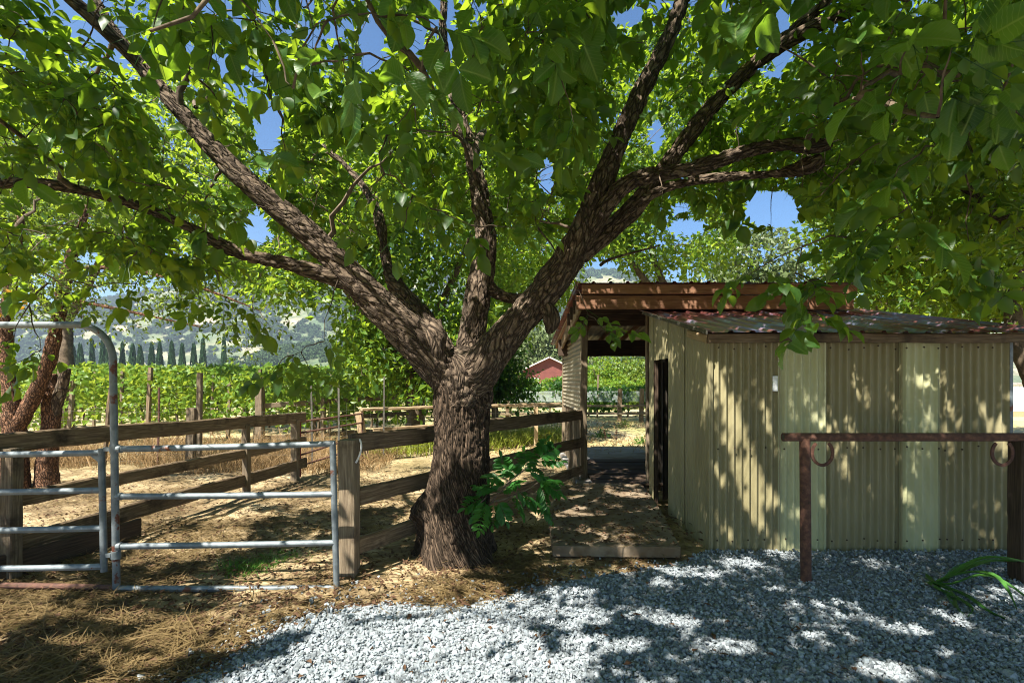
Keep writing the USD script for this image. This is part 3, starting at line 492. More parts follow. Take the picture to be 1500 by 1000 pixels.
T.part('gusset', trimesh.Trimesh([(-3.19, GY - .004, 1.04), (-3.27, GY - .004, 1.04), (-3.19, GY - .004, .98), (-3.19, GY + .004, 1.04), (-3.27, GY + .004, 1.04), (-3.19, GY + .004, .98)], [[0, 1, 2], [5, 4, 3], [0, 3, 4], [0, 4, 1], [1, 4, 5], [1, 5, 2], [2, 5, 3], [2, 3, 0]]), 'galvanized')
T = Thing('corral_panel', 'galvanised four rail corral panel between the arch and the wooden gate post', 'corral panel', (-2.2, GY, 0))
T.part('stile', pipe((-1.388, GY, 1.150), (-1.355, GY, -.03), .0235, 14), 'galvanized', smooth=True)
for k, (z0, z1) in enumerate(((1.085, 1.128), (.72, .738), (.335, .362), (.008, .012))): T.part('rail', tube(spline([(XR + .01, GY, z0), (-2.2, GY, (z0 + z1) / 2 - .003), (-1.37, GY, z1)], 8), .0235, 14, caps=False), 'galvanized', smooth=True)
for z in (1.085, .72, .335): T.part('collar', pipe((XR + .02, GY, z), (XR + .05, GY, z), .030, 14), 'galvanized', smooth=30)

# ------------------------------------------------------------------ wooden fences
def fence(label, group, posts, rails, pm='wood_grey', rm='wood_rail', base=None):
    T = Thing('wooden_fence', label, 'fence', base if base is not None else (*posts[0][:2], 0), group=group)
    for k, p in enumerate(posts):
        x, y, h, w = p[:4]; lean = p[4] if len(p) > 4 else (0, 0)
        T.part('post', beam((x, y, -.1), (x + lean[0], y + lean[1], h), w, w * 1.1, up=(0, 1, 0), rough=.006, seed=int(abs(x * 37 + y * 11))), pm)
    for k, (a, b, w, h) in enumerate(rails): T.part('rail', beam(a, b, w, h, rough=.007, seed=200 + k + int(abs(a[0] * 17)), cham=.012, warp=.012), rm)
    return T
fence('weathered three rail wooden corral fence running back from the gate at left', None,
      [(-4.1, 4.2, 1.06, .1), (-3.735, 7.2, 1.0, .085), (-3.60, 8.5, .98, .11)],
      [((-4.2, 4.05, 1.10), (-3.53, 8.75, 1.02), .05, .165), ((-4.2, 4.05, .61), (-3.53, 8.75, .61), .05, .13), ((-4.2, 4.05, .235), (-3.53, 8.75, .235), .05, .17)])
single('low_board', beam((-4.12, 4.1, .1), (-3.85, 5.3, .1), .04, .2, seed=3), 'wood_dark', 'short dark board on edge under the bottom rail beside the gate', 'board')
T = fence('dark three rail wooden fence running back from the gate post behind the big tree', None,
      [(-1.345, 4.22, 1.13, .135), (1.05, 9.0, .98, .11)],
      [((-1.37, 4.3, 1.09), (1.13, 8.27, 1.09), .055, .155), ((-1.36, 4.3, .63), (1.13, 8.27, .64), .055, .15), ((-1.36, 4.3, .215), (1.13, 8.27, .19), .055, .14)])
T.part('post', beam((1.02, 8.15, -.1), (1.02, 8.15, 1.02), .1, .11, up=(0, 1, 0), seed=7), 'wood_grey')
T.part('rope', tube(spline([(-1.235, 4.155, 1.14), (-1.22, 4.14, 1.06), (-1.245, 4.15, .99), (-1.265, 4.15, .95)], 14), .008, 6), 'rope_white', smooth=True)
fence('sunlit two rail wooden fence across the back of the corral', None,
      [(-2.9, 10.25, 1.02, .13, (-.16, 0)), (-.9, 11.7, 1.0, .1), (.6, 12.8, 1.0, .1), (1.45, 13.4, 1.0, .1)],
      [((-3.0, 10.2, 1.06), (1.5, 13.5, 1.05), .13, .06), ((-2.8, 10.32, .62), (1.5, 13.55, .62), .045, .13)], rm='wood_pale', pm='wood_pale')
fence('old grey three rail fence between the corral and the vineyard', None,
      [(-6.35, 12.9, 1.5, .17), (-4.9, 13.3, 1.22, .1), (-4.55, 13.9, 1.1, .1), (-2.6, 14.6, 1.35, .2), (-.5, 15.4, 1.1, .14)],
      [((-6.3, 12.95, 1.0), (-2.4, 14.6, 1.25), .045, .13), ((-6.3, 12.95, .56), (-2.4, 14.6, .76), .045, .12), ((-6.3, 12.95, .2), (-2.4, 14.6, .3), .045, .12)], rm='wood_grey')
# rusty tube panel
T = Thing('tube_panel', 'rusty red tube gate panel closing the gap between the wooden corral fences', 'corral panel', (-3.55, 8.7, 0))
T.part('stile', pipe((-3.62, 8.72, -.02), (-3.62, 8.72, .98), .026, 10), 'rust_red', smooth=True)
T.part('stile', pipe((-2.98, 10.2, -.02), (-2.98, 10.2, 1.0), .022, 10), 'rust', smooth=True)
for z0, z1 in ((.93, .98), (.74, .8), (.36, .55), (.18, .32)): T.part('rail', pipe((-3.62, 8.72, z0), (-2.98, 10.2, z1), .017, 10), 'rust', smooth=True)
# T-posts and vineyard wire fence
TP = [(-3.75, 9.6, 1.62), (-3.05, 9.0, 1.55), (-2.62, 10.4, 1.72), (-6.8, 9.8, 1.5), (-9.6, 9.9, 1.5)]
for k, (x, y, h) in enumerate(TP):
    T = Thing('steel_post', ['thin rusty steel post between the rail fence end and the tube panel', 'thin steel post leaning in front of the tube panel', 'tallest thin steel post beyond the tube panel', 'rusty steel post in the wire fence left of the wooden post', 'rusty steel post at the far left of the wire fence'][k], 'fence post', (x, y, 0), group='thin steel posts along the wire fence')
    T.part('web', beam((x, y, -.1), (x + .02 * (k - 1), y, h), .032, .008, up=(0, 1, 0), rough=.0005, cham=.001, n=4), 'steel_dark' if k < 3 else 'rust'); T.part('flange', beam((x, y + .02, -.1), (x + .02 * (k - 1), y + .02, h), .008, .03, up=(0, 1, 0), rough=.0005, cham=.001, n=4), 'steel_dark' if k < 3 else 'rust')
T = Thing('wire_fence', 'sagging wire mesh fence with grey wooden posts below the vineyard', 'fence', (-6.1, 9.6, 0))
WL = [(-13, 9.9), (-9.6, 9.9), (-6.8, 9.8), (-5.95, 9.55), (-3.75, 9.6), (-2.62, 10.4), (-.9, 11.9), (1.2, 13.6)]
T.part('post', beam((-5.95, 9.5, -.1), (-5.93, 9.5, 1.13), .15, .15, up=(0, 1, 0), rough=.008, seed=1), 'wood_grey')
T.part('post', beam((-5.83, 9.52, -.1), (-5.80, 9.52, 1.78), .085, .08, up=(0, 1, 0), rough=.006, seed=2), 'wood_grey')
T.part('post', beam((-7.75, 9.7, -.1), (-7.6, 9.7, 1.5), .06, .06, up=(0, 1, 0), rough=.006, seed=3), 'wood_rail')
wires = []
for (xa, ya), (xb, yb) in zip(WL[:-1], WL[1:]):
    L = math.hypot(xb - xa, yb - ya)
    for z in np.arange(.08, 1.2, .16): wires.append(tube(np.c_[np.linspace(xa, xb, 5), np.linspace(ya, yb, 5), z + .02 * np.sin(np.linspace(0, 9, 5) + z * 9)], .002, 3, caps=False))
    for s in np.arange(0, L, .16): wires.append(tube([(xa + (xb - xa) * s / L, ya + (yb - ya) * s / L, .05), (xa + (xb - xa) * s / L, ya + (yb - ya) * s / L, 1.2)], .0016, 3, caps=False))
T.part('wire_mesh', cat_meshes(wires)[:2], 'steel_dark', kind='stuff')
# leaning vineyard stakes
for k, (px, pyt, pyb, dd, ln) in enumerate(((372, 556, 600, 14.0, .22), (334, 562, 612, 14.5, .05), (455, 562, 600, 15, .2), (215, 545, 640, 13, .1), (100, 562, 640, 13.4, .12))):
    b, t_ = at(px, pyb, dd), at(px, pyt, dd); b[2] = -.05
    T = Thing('vineyard_stake', ['short grey stake leaning over the vines behind the wooden post', 'slim stake upright among the vines left of the leaning one', 'stake leaning at the right end of the vines', 'tall reddish stake in the vines left of the gate arch', 'dull stake in the vines beside the leaning left trunks'][k], 'stake', b, group='stakes among the vines')
    T.part('shaft', beam(b, t_ + [ln, 0, .12], .09, .09, up=(0, 1, 0), seed=k, rough=.006), 'wood_grey' if k != 3 else 'wood_rail'); T.part('wire_clip', box(t_ + [ln * .8 - .05, -.05, -.05], t_ + [ln * .8 + .05, .05, -.035]), 'steel_dark')
# white wall beyond the shed, right edge
T = Thing('white_wall', 'bright white panelled wall with blue grey cap beyond the shed at right', 'wall', (24, 24, 0))
for k in range(4): x = 22.6 + k * 1.2; T.part('panel', box((x, 24.0, .24), (x + 1.185, 24.08, 1.5)), 'white_paint')
T.part('cap', box((22.5, 23.93, 1.505), (27.5, 24.15, 1.6)), 'concrete_cool'); T.part('sill', box((22.5, 23.95, 0), (27.5, 24.12, .235)), 'wood_pale')
# far fence beyond the breezeway with bird net and vine row
T = Thing('far_fence', 'far wooden post fence crossing behind the breezeway field', 'fence', (2.5, 21, 0))
for k, x in enumerate((-5.2, -2.6, -.2, 2.2, 4.4, 5.3, 7.8)): T.part('post', beam((x, 21, -.1), (x + .03, 21, 1.35), .16, .16, up=(0, 1, 0), seed=k, rough=.01), 'wood_rail')
for z in (.62, .3): T.part('rail', beam((-5.4, 20.9, z), (8.2, 20.9, z + .04), .04, .09, seed=int(z * 9), warp=.02), 'wood_grey')

# ------------------------------------------------------------------ the big walnut tree
def bark_tube(path, rad, sides, step, cell, stretch, depth, seed, lumps=.05, extra=None):
    """limb with plated, furrowed bark: Voronoi plates stretched along the limb"""
    path = np.asarray(path, float); L = np.linalg.norm(np.diff(path, axis=0), axis=1).sum(); n = max(8, int(L / step))
    pr = spline(np.c_[path, rad], n); p, r = pr[:, :3], np.maximum(pr[:, 3], .004)
    s = np.r_[0, np.cumsum(np.linalg.norm(np.diff(p, axis=0), axis=1))]
    t, A, B = frames(p); th = np.linspace(0, 2 * np.pi, sides + 1)
    R, S = np.broadcast_to(r[:, None], (n, sides + 1)), np.broadcast_to(s[:, None], (n, sides + 1)); TH = np.broadcast_to(th[None], (n, sides + 1))
    q = np.stack([R * np.cos(TH), R * np.sin(TH), S], -1)
    g = np.random.default_rng(seed); area = 2 * np.pi * r.mean() * L; m = int(area / (cell * cell * stretch)) + 8
    sv = g.uniform(-.05, L + .05, m); tv = g.uniform(0, 2 * np.pi, m); rv = np.interp(sv, s, r)
    pts = np.c_[rv * np.cos(tv), rv * np.sin(tv), sv / stretch]
    wq = q.reshape(-1, 3).copy(); wq[:, :2] += (meshkit.fbm(wq * 14, 3, seed)[:, None] - .5) * cell * 1.6; wq[:, 2] /= stretch
    dd, _ = cKDTree(pts).query(wq, k=2); e = (dd[:, 1] - dd[:, 0]).reshape(n, sides + 1) / cell
    dis = -depth * np.exp(-(e / .17) ** 2) + depth * .3 * (meshkit.fbm(q * [45, 45, 14], 3, seed + 1) - .5)
    dis = dis + R * lumps * 2 * (meshkit.fbm(q * [5, 5, 3], 3, seed + 2) - .5) * 2
    dis = dis * np.clip(r / .05, .15, 1)[:, None]
    RR = R + dis
    if extra is not None: RR = RR + extra(TH, S, p)
    V = p[:, None] + RR[..., None] * (np.cos(th)[None, :, None] * A[:, None] + np.sin(th)[None, :, None] * B[:, None])
    V[:, -1] = V[:, 0]
    U = np.stack([TH * R, S], -1); k = sides + 1; i, j = np.meshgrid(np.arange(n - 1), np.arange(sides), indexing='ij')
    f = np.stack([i * k + j, i * k + j + 1, (i + 1) * k + j + 1, (i + 1) * k + j], -1).reshape(-1, 4); f = np.vstack([f[:, [0, 1, 2]], f[:, [0, 2, 3]]])
    V, U = V.reshape(-1, 3), U.reshape(-1, 2); b = len(V); V = np.vstack([V, p[-1:]]); U = np.vstack([U, U[-1:]])
    qq = np.arange(sides); f = np.vstack([f, np.stack([(n - 1) * k + qq, (n - 1) * k + qq + 1, np.full(sides, b)], 1)])
    return (V, f, U), p, r
TD = 4.76
WT = Thing('walnut_tree', 'big old walnut tree with dark trunk and spreading limbs in front of the fence', 'tree', at(660, 560, TD) * [1, 1, 0] + [0, 0, 0])
tp = np.array([at(668, 812, TD), at(668, 770, TD), at(670, 730, TD), at(675, 680, TD), at(677, 630, TD), at(677, 590, TD), at(678, 566, TD)]); tp[0, 2] = -.08
trad = [.40, .345, .315, .272, .262, .272, .262]
def base_shape(TH, S, p):
    # frames of the vertical trunk: work out world angle from the vertex direction later; use lobes and a burl
    return .16 * np.exp(-S / .15) * (.5 + .5 * np.cos(TH * 5 + 1.0)) ** 1.5 + .05 * np.exp(-S / .35) * np.cos(TH * 2 + .4)
mesh, p, r = bark_tube(tp, trad, 170, .010, .07, 4.5, .022, 1, lumps=.035, extra=base_shape)
V = mesh[0]; bl = at(618, 748, TD - .05); dv = V - bl; w = np.exp(-(np.linalg.norm(dv, axis=1) / .13) ** 2); V += w[:, None] * np.array([-.11, -.04, 0]) * (1 + .6 * (meshkit.fbm(V * 16, 3, 4)[:, None] - .5) * 2)
WT.part('trunk', mesh, 'bark_root', smooth=True, label='dark furrowed lower trunk')
LIMB = []      # (points, radii) for the skeleton and for keeping leaves off the limbs
def limb(px, seed, cell=.075, sides=70, step=.016, depth=.018, stretch=3.2, name='limb', lumps=.1, mt='bark_graft', slim=.84):
    P = np.array([at(x, y, d) for x, y, d, w in px]); R = np.array([w / 2 / F * d * slim for x, y, d, w in px])
    m, p, r = bark_tube(P, R, sides, step, cell, stretch, depth, seed, lumps=lumps); LIMB.append((p, r)); WT.part(name, m, mt, smooth=True)
# swollen graft union and fork
m, p, r = bark_tube([at(677, 596, TD), at(678, 570, TD), at(679, 545, TD), at(681, 522, TD + .02), at(682, 508, TD + .03)], [.262, .278, .268, .2, .09], 110, .012, .05, 1.6, .022, 17, lumps=.12); WT.part('fork', m, 'bark_graft', smooth=True, label='paler swollen graft union')
limb([(676, 585, TD, 40), (646, 541, 4.68, 66), (592, 482, 4.58, 66), (530, 420, 4.5, 55), (470, 360, 4.45, 47), (392, 292, 4.4, 40), (330, 236, 4.4, 34), (262, 160, 4.4, 29), (205, 95, 4.4, 24), (150, 20, 4.4, 21), (95, -70, 4.35, 18), (20, -190, 4.2, 13), (-60, -320, 3.9, 7)], 2)
limb([(690, 585, TD, 40), (702, 548, 4.62, 66), (742, 490, 4.5, 62), (790, 436, 4.45, 56), (830, 382, 4.42, 54), (866, 308, 4.42, 44), (896, 232, 4.42, 38), (932, 150, 4.4, 33), (976, 60, 4.35, 29), (1012, -30, 4.3, 25), (1060, -150, 4.2, 18), (1110, -300, 4.0, 9)], 3)
limb([(680, 560, 4.85, 40), (688, 510, 4.9, 52), (700, 430, 5.0, 52), (712, 350, 5.1, 44), (706, 308, 5.15, 40), (692, 232, 5.3, 30), (668, 150, 5.5, 24), (650, 60, 5.6, 18), (660, -60, 5.7, 12), (690, -180, 5.8, 7)], 4, cell=.04, slim=.74)
limb([(668, 560, 4.9, 36), (652, 520, 5.0, 44), (620, 474, 5.15, 42), (592, 434, 5.3, 34), (570, 398, 5.5, 24), (560, 340, 5.8, 17), (530, 270, 6.2, 12), (470, 210, 6.6, 7)], 5, sides=60, lumps=.22)
limb([(545, 436, 4.52, 24), (520, 418, 4.5, 30), (480, 404, 4.42, 29), (420, 386, 4.35, 24), (350, 370, 4.3, 22), (298, 344, 4.25, 19), (200, 301, 4.2, 18), (100, 275, 4.15, 18), (0, 270, 4.1, 17), (-90, 296, 4.0, 13), (-200, 300, 3.8, 8)], 6, sides=48, cell=.04)
limb([(815, 420, 4.45, 30), (836, 385, 4.5, 38), (890, 340, 4.55, 36), (960, 266, 4.55, 33), (1030, 172, 4.5, 28), (1110, 90, 4.4, 25), (1200, 12, 4.25, 20), (1262, -50, 4.1, 16), (1350, -150, 3.9, 9)], 7, sides=60)
limb([(858, 360, 4.42, 26), (872, 328, 4.38, 30), (925, 266, 4.3, 29), (1000, 250, 4.2, 28), (1080, 226, 4.1, 25), (1150, 212, 4.0, 25), (1192, 213, 3.95, 27), (1216, 210, 3.93, 22)], 8, sides=48, cell=.04)
limb([(905, 330, 4.52, 14), (975, 276, 4.45, 17), (1080, 258, 4.3, 16), (1150, 252, 4.15, 18), (1192, 240, 4.0, 26), (1203, 236, 3.98, 22)], 9, sides=40, cell=.035, lumps=.12)
limb([(712, 398, 5.0, 22), (722, 425, 4.98, 22), (745, 436, 4.9, 20), (775, 436, 4.7, 22), (800, 430, 4.5, 22)], 10, sides=32, cell=.03)
limb([(792, 450, 4.42, 30), (806, 462, 4.36, 32), (806, 480, 4.34, 26), (802, 488, 4.34, 10)], 12, sides=40, lumps=.25, name='pruned_stub')
limb([(650, 540, 4.6, 30), (640, 505, 4.55, 34), (640, 480, 4.6, 26), (645, 468, 4.62, 8)], 13, sides=40, lumps=.3, name='pruned_stub')
limb([(880, 388, 4.5, 6), (905, 376, 4.3, 6), (935, 368, 4.2, 5), (965, 360, 4.1, 4)], 14, sides=12, name='bare_twig', lumps=.05)
# limbs overhead and behind the camera carry the rest of the crown
for k, (a, b, c, rr) in enumerate(((tuple(at(205, 95, 4.4)), (-4.1, 2.6, 4.9), (-4.4, -.4, 4.8), .055), (tuple(at(1012, -30, 4.3)), (1.7, 2.4, 4.9), (1.4, -.8, 4.8), .07), (tuple(at(1110, 90, 4.4)), (3.6, 3.0, 4.3), (4.6, 1.0, 4.3), .06), (tuple(at(692, 232, 5.3)), (-.3, 7.0, 5.0), (-.2, 8.6, 5.6), .06))):
    P = np.array([a, (np.array(a) + b) / 2 + [0, 0, .12], b, c]); m, p, r = bark_tube(P, [rr, rr * .8, rr * .6, rr * .25], 28, .03, .04, 2.2, .006, 20 + k); LIMB.append((p, r)); WT.part('limb', m, 'bark_graft', smooth=True)
NODES = np.vstack([p[len(p) // 4::4] for p, r in LIMB[:11] if len(p) > 20] + [p[::4] for p, r in LIMB[-4:]])
LP = np.vstack([np.c_[p, r] for p, r in LIMB[:13]]); lx, ly = proj(LP[:, :3]); LW = LP[:, 3] / LP[:, 1] * F; LPT = cKDTree(np.c_[lx, ly]); LD = LP[:, 1]
def hides_limb(P, size=.05):
    x, y = proj(P); d_, i_ = LPT.query(np.c_[x, y]); return (d_ < LW[i_] * 1.05 + size * F / np.maximum(P[:, 1], .3)) & (P[:, 1] < LD[i_] + .1) & (P[:, 1] > .2)
YX = [-300, 0, 90, 200, 330, 400, 470, 520, 600, 690, 760, 830, 900, 960, 1050, 1120, 1180, 1260, 1330, 1420, 1500, 1900]
YY = [400, 425, 425, 395, 418, 400, 390, 365, 340, 325, 335, 340, 285, 320, 335, 335, 310, 285, 272, 262, 255, 250]
def below(P, amp=55):
    x, y = proj(P); lim = np.interp(x, YX, YY) + (meshkit.fbm(np.stack([x / 45, x * 0, x * 0 + P[:, 1]], -1), 3, 6) - .5) * amp; return (y > lim) & (P[:, 1] > .25)
# sun gaps: thin columns free of leaves along the sun's direction give the dapples their size
SPOTS = [(gnd(560, 960), .62, .42), (gnd(690, 985), .5, .25), (gnd(585, 905), .45, .25), (gnd(440, 990), .4, .22), (gnd(850, 905), .3, .14), (gnd(940, 900), .24, .12), (gnd(880, 945), .26, .12), (gnd(985, 912), .18, .12), (gnd(840, 868), .2, .1), (gnd(315, 925), .42, .22), (gnd(380, 890), .3, .16),
         (gnd(595, 838), .28, .2), (gnd(680, 862), .3, .13), (gnd(1085, 825), .25, .12), (gnd(1330, 925), .2, .1), (gnd(1310, 985), .22, .1), (gnd(1480, 870), .25, .12), (gnd(1060, 950), .2, .1), (gnd(60, 900), .3, .1), (gnd(190, 905), .3, .12), (gnd(300, 935), .45, .2), (gnd(120, 945), .22, .08), (gnd(250, 850), .3, .12), (gnd(480, 868), .25, .1), (gnd(90, 860), .3, .1), (gnd(210, 975), .2, .08), (gnd(430, 835), .3, .14), (gnd(860, 770), .3, .18), (gnd(930, 735), .3, .2)]
def onwall(px, py, r_): P = at(px, py, 4.84); return (P - SUN * (P[2] / SUN[2]), r_, r_)
SPOTS += [onwall(px, py, r_) for px, py, r_ in ((1060, 555, .07), (1068, 590, .09), (1076, 620, .11), (1084, 650, .11), (1090, 685, .1), (1098, 720, .09), (1108, 758, .07), (1120, 600, .06), (1145, 740, .05), (1205, 730, .04), (1330, 730, .05), (1440, 600, .07), (1465, 640, .08), (1050, 690, .07), (1125, 620, .05))]
def sunlit(P, bias=0.0):
    G = P - SUN * (P[:, 2:3] / SUN[2]); x, y = G[:, 0], G[:, 1]
    n = meshkit.fbm(np.stack([x * 1.15, y * 1.15, x * 0], -1), 2, 21) * .72 + meshkit.fbm(np.stack([x * 4.2, y * 4.2, x * 0], -1), 2, 31) * .28
    thr = .60 - .15 * np.clip((y - 4.9) / 2.5, 0, 1) * np.clip((.6 - x) / 1.0, 0, 1) + .055 * np.clip((x - 1.0) / .8, 0, 1) + .06 * np.clip((x - 1.5) / .3, 0, 1) * np.clip((y - 4.7) / .3, 0, 1) + .05 * np.clip((x - 2.6) / .5, 0, 1) * np.clip((y - 4.7) / .3, 0, 1) - .03 * np.clip((-1.0 - x) / 1, 0, 1)
    bad = n > thr + bias; wob = (meshkit.fbm(np.stack([x * 5, y * 5, x * 0], -1), 2, 41) - .5) * 1.2
    for c, a, b in SPOTS: bad |= ((x - c[0]) / a) ** 2 + ((y - c[1]) / b) ** 2 + wob < 1
    return bad
g = np.random.default_rng(77)
# secondary branches
n = 1500; P = np.c_[g.uniform(-6.5, 6.8, n), g.uniform(-2.5, 9.0, n), g.uniform(2.3, 7, n)]
rho = np.hypot((P[:, 0] - .1) / 6.4, (P[:, 1] - 3.4) / 5.8); top = 2.9 + 4.2 * np.sqrt(np.clip(1 - rho ** 2, 0, 1)); P = P[(rho < .98) & (P[:, 2] < top) & ~((np.abs(P[:, 0]) < .9) & (P[:, 1] < 2.0) & (P[:, 2] < 3))]
P = P[~below(P) & ~hides_limb(P, .03)][:150]
br, NODES, _ = chain(P, NODES, r0=.011, rk=.014, rend=.006, lift=.16, sides=6, seg=9, jit=.09, g=g, rebuild=12)
for b in br: WT.part('branch', b, 'twig', smooth=True)
# twig tips
n = 30000; P = np.c_[g.uniform(-6.8, 7.0, n), g.uniform(-2.8, 9.2, n), g.uniform(2.15, 7.2, n)]
rho = np.hypot((P[:, 0] - .1) / 6.6, (P[:, 1] - 3.4) / 6.0); top = 2.95 + 4.2 * np.sqrt(np.clip(1 - rho ** 2, 0, 1)); floor = 2.2 + .75 * np.clip(1 - np.hypot(P[:, 0] * .6, P[:, 1] - 1.2) / 2.6, 0, 1) + .5 * meshkit.fbm(P * [.8, .8, 0], 3, 12) + .5 * np.clip(rho - .7, 0, 1)
clump = meshkit.fbm(P * .95, 3, 15)
ok = (rho < 1) & (P[:, 2] < top) & (P[:, 2] > floor) & (clump > .36) & (np.linalg.norm(P - [0, 0, H0], axis=1) > 1.25) & ~((np.abs(P[:, 0]) < 1.6) & (P[:, 1] < .8) & (P[:, 1] > -.8) & (P[:, 2] < 2.7))
hi = P[:, 2] > floor + 2.4; ok &= ~hi | (g.uniform(size=n) < np.where((P[:, 0] > .6) & (P[:, 1] > .5) & (P[:, 1] < 4.5), .58, .32))
P = P[ok]; P = P[~below(P, 70)]; P = P[~in_gap(P, .9)]; P = P[~hides_limb(P, .11) | (g.uniform(size=len(P)) < .10)]
P = P[~sunlit(P) | (g.uniform(size=len(P)) < .35)]
TIPS = P[:5300]
HANG = [(32, 528, 3.3), (60, 512, 3.4), (20, 500, 3.6), (455, 95, 1.75), (520, 80, 1.6), (600, 105, 1.7), (560, 25, 1.8), (480, 30, 1.75), (640, 40, 2.0), (430, 130, 2.0), (400, 60, 2.1), (1395, 70, 1.45), (1340, 60, 1.7), (1440, 40, 1.6), (1320, 110, 1.8), (1470, 130, 1.8), (1375, 130, 1.75), (1260, 70, 2.0),
        (1195, 420, 2.8), (1180, 455, 2.7), (1165, 400, 2.9), (1230, 400, 2.9), (1092, 405, 2.7), (1290, 330, 2.6), (1340, 320, 2.5), (1250, 350, 2.7), (1310, 260, 2.4), (880, 478, 3.55), (862, 462, 3.6), (430, 520, 3.9), (455, 545, 3.9), (400, 545, 4.1), (475, 500, 4.0), (620, 300, 2.9), (590, 335, 2.7), (520, 300, 2.9), (755, 335, 3.0), (690, 330, 3.0), (560, 260, 2.6),
        (330, 440, 4.3), (290, 430, 4.4), (350, 455, 4.4), (140, 420, 3.6), (70, 415, 3.5), (200, 415, 3.9), (1420, 360, 2.8), (1470, 395, 2.9), (1400, 395, 3.0), (700, 205, 2.3), (610, 190, 2.2), (840, 180, 2.5)]
HT = np.array([at(*h) for h in HANG]); TIPS = np.vstack([TIPS, HT]); nH = len(HT)
tw, NODES, CUR = chain(TIPS, NODES, r0=.0042, rk=.006, rend=.002, lift=.14, sides=3, seg=6, jit=.09, g=g)
WT.part('twigs', cat_meshes(tw)[:2], 'twig', kind='stuff', smooth=True)
# compound leaves: 4-5 to a twig tip, each of 5-7 leaflets
base, dirn, hang = [], [], []
for k in range(len(TIPS)):
    c = CUR[k]; h = k >= len(TIPS) - nH; m = 4 if not h else 3
    dl = nrm(c[-1] - c[-3])
    for e in range(m):
        f_ = g.uniform(.55, 1) if e else 1.0; q = c[-1] + (c[-3] - c[-1]) * (1 - f_) * .8; base.append(q)
        v = nrm(g.normal(size=3) * [1, 1, .45] + dl * .7 + [0, 0, -.25 if not h else -.7]); dirn.append(v); hang.append(h)
base, dirn, hang = np.array(base), nrm(np.array(dirn)), np.array(hang); NC = len(base)
rl = g.uniform(.12, .24, NC); s0 = g.lognormal(np.log(.108), .22, NC) * np.where(hang, .96, 1.0); upv = nrm(np.array([0, 0, 1.0]) + g.normal(size=(NC, 3)) * .42)
side = nrm(np.cross(dirn, upv)); LPs, LA, LN, LL, LW_ = [], [], [], [], []
def rach(t): return base + dirn * (rl * t)[:, None] + np.array([0, 0, -.18]) * (rl * t * t)[:, None]
for t, sg, sz in ((1, 0, 1.12), (.92, 1, .95), (.86, -1, .95), (.6, 1, .8), (.55, -1, .8), (.28, 1, .55), (.24, -1, .55)):
    a = nrm(dirn * (1.0 if sg == 0 else .55) + side * sg * .95 + g.normal(size=(NC, 3)) * .16 + [0, 0, -.22]); nn = nrm(upv + g.normal(size=(NC, 3)) * .3)
    L = s0 * sz * g.uniform(.88, 1.12, NC); keep = (g.uniform(size=NC) < (.97 if sz > .6 else .55))
    LPs.append(rach(t)[keep]); LA.append(a[keep]); LN.append(nn[keep]); LL.append(L[keep]); LW_.append((L * g.uniform(.54, .72, NC))[keep])
    if sg == 0: hleaf = [hang[keep]]
    else: hleaf.append(hang[keep])
LPs, LA, LN, LL, LW_, HL = np.vstack(LPs), np.vstack(LA), np.vstack(LN), np.concatenate(LL), np.concatenate(LW_), np.concatenate(hleaf)
ctr = LPs + LA * (LL * .5)[:, None]; ok = ~in_gap(ctr, .9) & (~sunlit(ctr, .01) | (g.uniform(size=len(ctr)) < .06)) & (~(hides_limb(ctr, .02)) | (g.uniform(size=len(ctr)) < .22) | HL) & (np.linalg.norm(ctr - [0, 0, H0], axis=1) > .95) & (~below(ctr, 60) | HL)
LPs, LA, LN, LL, LW_, ctr = (q[ok] for q in (LPs, LA, LN, LL, LW_, ctr))
rm = np.stack([base, rach(.5), rach(1.0)], 1); kr = ~in_gap(rm[:, 1], .9); WT.part('leaf_stalks', cat_meshes([tube(q[[0, 2]], [.0016, .001], 3, caps=False) for q in rm[kr]])[:2], 'leaf_deep', kind='stuff')
px, py = proj(ctr); inside_f = (px > 5) & (px < 1495) & (py > 5) & (py < 800) & (ctr[:, 1] > .4)
size = np.where(inside_f, LL / np.maximum(ctr[:, 1], .1), 0); big = np.argsort(-size)[:300]
isb = np.zeros(len(LL), bool); isb[big] = True
for k in big:
    t = T_HI; v, f = place_leaves(t, LPs[k:k + 1], LA[k:k + 1], LN[k:k + 1], LL[k:k + 1], LW_[k:k + 1]); WT.part('leaf', (v, f, t[2]), 'leaf_big', smooth=True)
near = ~isb & inside_f & (ctr[:, 1] < 5.2); far = ~isb & ~near
WT.part('foliage', place_leaves(T_MID, LPs[near], LA[near], LN[near], LL[near], LW_[near]), 'leaf_walnut', kind='stuff', smooth=True)
WT.part('foliage', place_leaves(T_LO, LPs[far], LA[far], LN[far], LL[far], LW_[far]), 'leaf_walnut', kind='stuff')
print('walnut leaflets', len(LL), 'twigs', len(TIPS))

